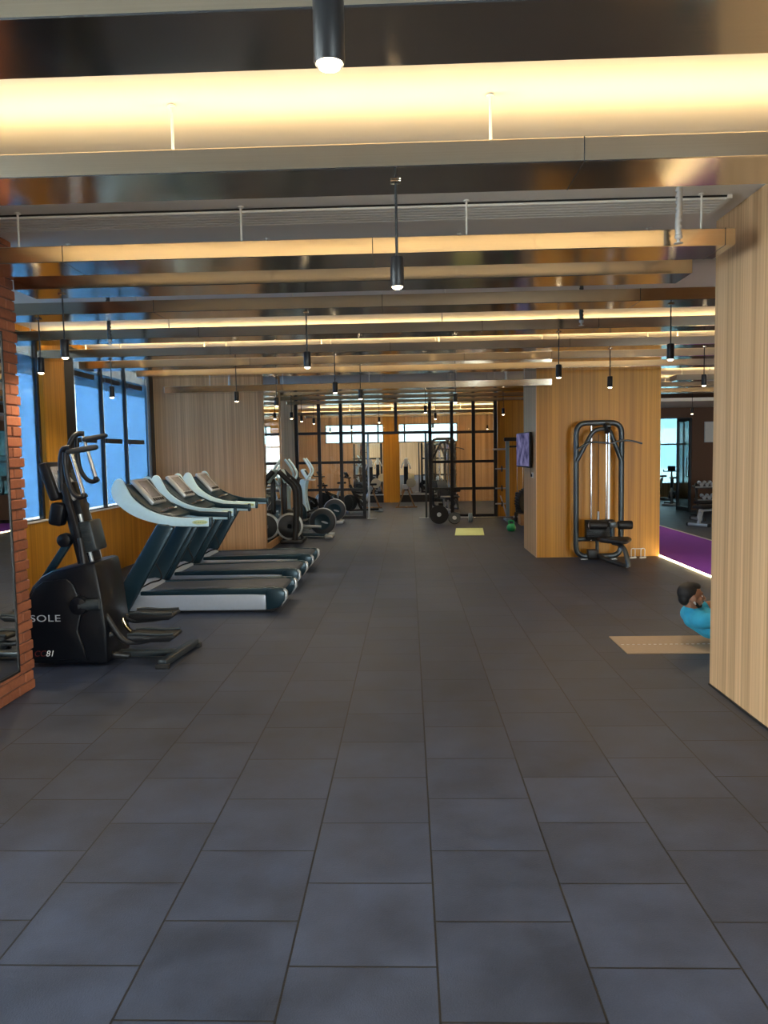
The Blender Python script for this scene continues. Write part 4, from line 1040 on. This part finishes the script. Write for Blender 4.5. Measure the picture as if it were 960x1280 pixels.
# ================================================================== THE MAN ON HIS MAT
t = thing('exercise_mat', 'tan mat with a dotted centre line under the man', 'exercise mat', (2.70, 6.665, 0))
MB().box((0, 0, .005), (1.80, .60, .010), .004).build('foam', 'tan', t)
m = MB()
for k in range(38): m.box((-.86+k*.0465, -.01, .0105), (.022, .012, .002))
m.build('dotted_line', 'white', t)

def remeshed(mb, name, mat, parent, vox, smooth=3):
    o = mb.build(name, mat, parent)
    md = o.modifiers.new('r', 'REMESH'); md.mode = 'VOXEL'; md.voxel_size = vox; md.use_smooth_shade = True
    if smooth:
        sm = o.modifiers.new('s', 'SMOOTH'); sm.factor = .5; sm.iterations = smooth
    bpy.context.view_layer.update()
    me = bpy.data.meshes.new_from_object(o.evaluated_get(bpy.context.evaluated_depsgraph_get())); me.name = name
    o.modifiers.clear(); o.data = me
    me.materials.clear(); me.materials.append(MAT[mat] if isinstance(mat, str) else mat)
    me.polygons.foreach_set('use_smooth', [True]*len(me.polygons))
    return o
man = thing('person', 'man in blue shirt curling up from the tan mat, half hidden by the oak column', 'person', (2.70, 6.665, .036))
b = MB()
PEL = V((.33, 0, .105)); SP1 = V((.13, 0, .125)); SP2 = V((-.10, 0, .150)); CH = V((-.235, 0, .205)); NK = V((-.285, 0, .28)); HC = V((-.272, 0, .395))
b.capsule(PEL, SP1, .125, .115).capsule(SP1, SP2, .115, .12).capsule(SP2, CH, .12, .10)
b.capsule((.33, -.08, .105), (.33, .08, .105), .115, .115)
b.capsule((-.235, -.13, .215), (-.235, .13, .215), .07, .07).capsule((-.12, -.09, .16), (-.12, .09, .16), .105, .105)
b.capsule((-.25, 0, .225), (-.282, 0, .35), .060, .054)
# head: up axis leans a little forward, face towards +x
HR = Matrix.Rotation(math.radians(-3), 3, 'Y')
def H(x, y, z): return HC+HR @ V((x, y, z))
b.ball(H(-.012, 0, .022), (.098, .076, .092), HR)           # cranium
b.ball(H(.028, 0, -.035), (.066, .060, .082), HR)           # face
b.ball(H(.045, 0, -.088), (.036, .038, .030), HR)           # chin
b.capsule(H(.086, 0, .012), H(.112, 0, -.030), .010, .015)  # nose
b.ball(H(.102, 0, -.036), (.013, .018, .010), HR)
b.capsule(H(.083, -.030, .024), H(.083, .030, .024), .011, .011)  # brow
b.capsule(H(.092, -.016, -.062), H(.092, .016, -.062), .008, .008)  # lips
for s in (-1, 1):
    b.ball(H(-.006, s*.077, -.018), (.024, .010, .036), HR @ Matrix.Rotation(s*.3, 3, 'Z'))
    b.ball(H(.058, s*.042, -.028), (.026, .020, .022), HR)   # cheek
# arms reach forward to the thighs
def hand(b, wrist, fwd, side, up, curl):
    fwd, up, side = fwd.normalized(), up.normalized(), side.normalized()
    for k in range(4):   # palm ridges
        base = wrist+fwd*.02+side*(k-1.5)*.019
        b.capsule(base, wrist+fwd*.085+side*(k-1.5)*.021, .0145, .0125, 10)
        L = (.036, .042, .040, .030)[k]
        p = wrist+fwd*.088+side*(k-1.5)*.0215; d = fwd
        for j, q in enumerate((1, .72, .55)):
            d = (d*math.cos(curl)-up*math.sin(curl)).normalized(); e = p+d*L*q
            b.capsule(p, e, .0095-.0009*j, .0088-.0009*j, 8); p = e
            up = up
    th = wrist+fwd*.025-side*.030
    m1 = th+(fwd*.7-side*.6-up*.2).normalized()*.042; m2 = m1+(fwd*.95-side*.1-up*.2).normalized()*.032
    b.capsule(th, m1, .0135, .0115, 8).capsule(m1, m2, .0112, .0095, 8)
KN = [V((.80, -.115, .475)), V((.80, .115, .475))]
for i, s in enumerate((-1, 1)):
    sh, el, wr = V((-.225, s*.185, .215)), V((.03, s*.235, .275)), V((.27, s*.20, .365))
    b.capsule(sh, el, .052, .041).capsule(el, wr, .040, .028)
    hand(b, wr, V((.85, 0, .16)), V((0, s*1.0, 0)), V((-.16, 0, .98)), .30)
    hip = V((.36, s*.095, .115)); an = V((.92, s*.12, .075))
    b.capsule(hip, KN[i], .088, .058).capsule(KN[i], an+V((0, 0, .02)), .056, .036)
    b.capsule(KN[i]*.6+an*.4+V((.03, 0, 0)), KN[i]*.3+an*.7, .046, .038)
    b.capsule(an+V((-.02, 0, -.03)), an+V((.16, s*.02, -.04)), .036, .026)
body = remeshed(b, 'body', 'skin', man, .006, 3)
# hair
h = MB()
h.ball(H(-.026, 0, .034), (.093, .081, .090), HR).ball(H(.006, 0, .082), (.078, .060, .040), HR).ball(H(.048, 0, .082), (.036, .054, .026), HR).ball(H(-.064, 0, -.018), (.046, .068, .060), HR)
hair = remeshed(h, 'hair', 'hair', man, .006, 2)
bd = MB()
bd.ball(H(.050, 0, -.086), (.040, .043, .030), HR).capsule(H(.02, -.056, -.060), H(.045, -.035, -.09), .013, .015).capsule(H(.02, .056, -.060), H(.045, .035, -.09), .013, .015).capsule(H(.094, -.020, -.050), H(.094, .020, -.050), .0075, .0075)
remeshed(bd, 'beard', 'hair', man, .005, 1)
for s in (-1, 1):
    e = MB().ball(H(.085, s*.028, -.002), (.006, .010, .006), HR).build('eye', 'white', man)
    MB().ball(H(.090, s*.029, -.002), (.004, .006, .005), HR).build('iris', 'black', e)
    MB().capsule(H(.093, s*.013, .021), H(.084, s*.044, .022), .0055, .004).build('eyebrow', 'hair', man)
# shirt with short sleeves and collar, shorts, shoes
g = MB()
g.capsule((.24, 0, .118), SP1, .137, .128).capsule(SP1, SP2, .128, .134).capsule(SP2, (-.235, 0, .205), .134, .104)
g.capsule((-.235, -.13, .213), (-.235, .13, .213), .082, .082).capsule((-.12, -.09, .16), (-.12, .09, .16), .117, .117).capsule((.12, -.06, .125), (.12, .06, .125), .122, .122)
g.capsule((-.255, 0, .225), (-.275, 0, .262), .085, .066)
for s in (-1, 1): g.capsule((-.225, s*.185, .215), (-.09, s*.215, .245), .068, .060)
remeshed(g, 'shirt', 'shirt', man, .007, 3)
MB().capsule(H(-.004, -.086, -.040), H(.004, -.084, -.056), .009, .006).build('earbud', 'white', man)
g = MB()
g.capsule((.33, -.08, .107), (.33, .08, .107), .126, .126).capsule((.25, -.06, .107), (.25, .06, .107), .122, .122)
for i, s in enumerate((-1, 1)):
    hip = V((.36, s*.095, .12)); g.capsule(hip, hip.lerp(KN[i], .68), .101, .082)
remeshed(g, 'shorts', 'shorts', man, .008, 3)
for s in (-1, 1):
    MB().prism([(.87, .0), (1.13, .0), (1.145, .03), (1.10, .062), (1.00, .085), (.955, .115), (.885, .115), (.865, .05)], s*.13-.046, s*.13+.046, 'XZ', .02).build('shoe', 'black', man)
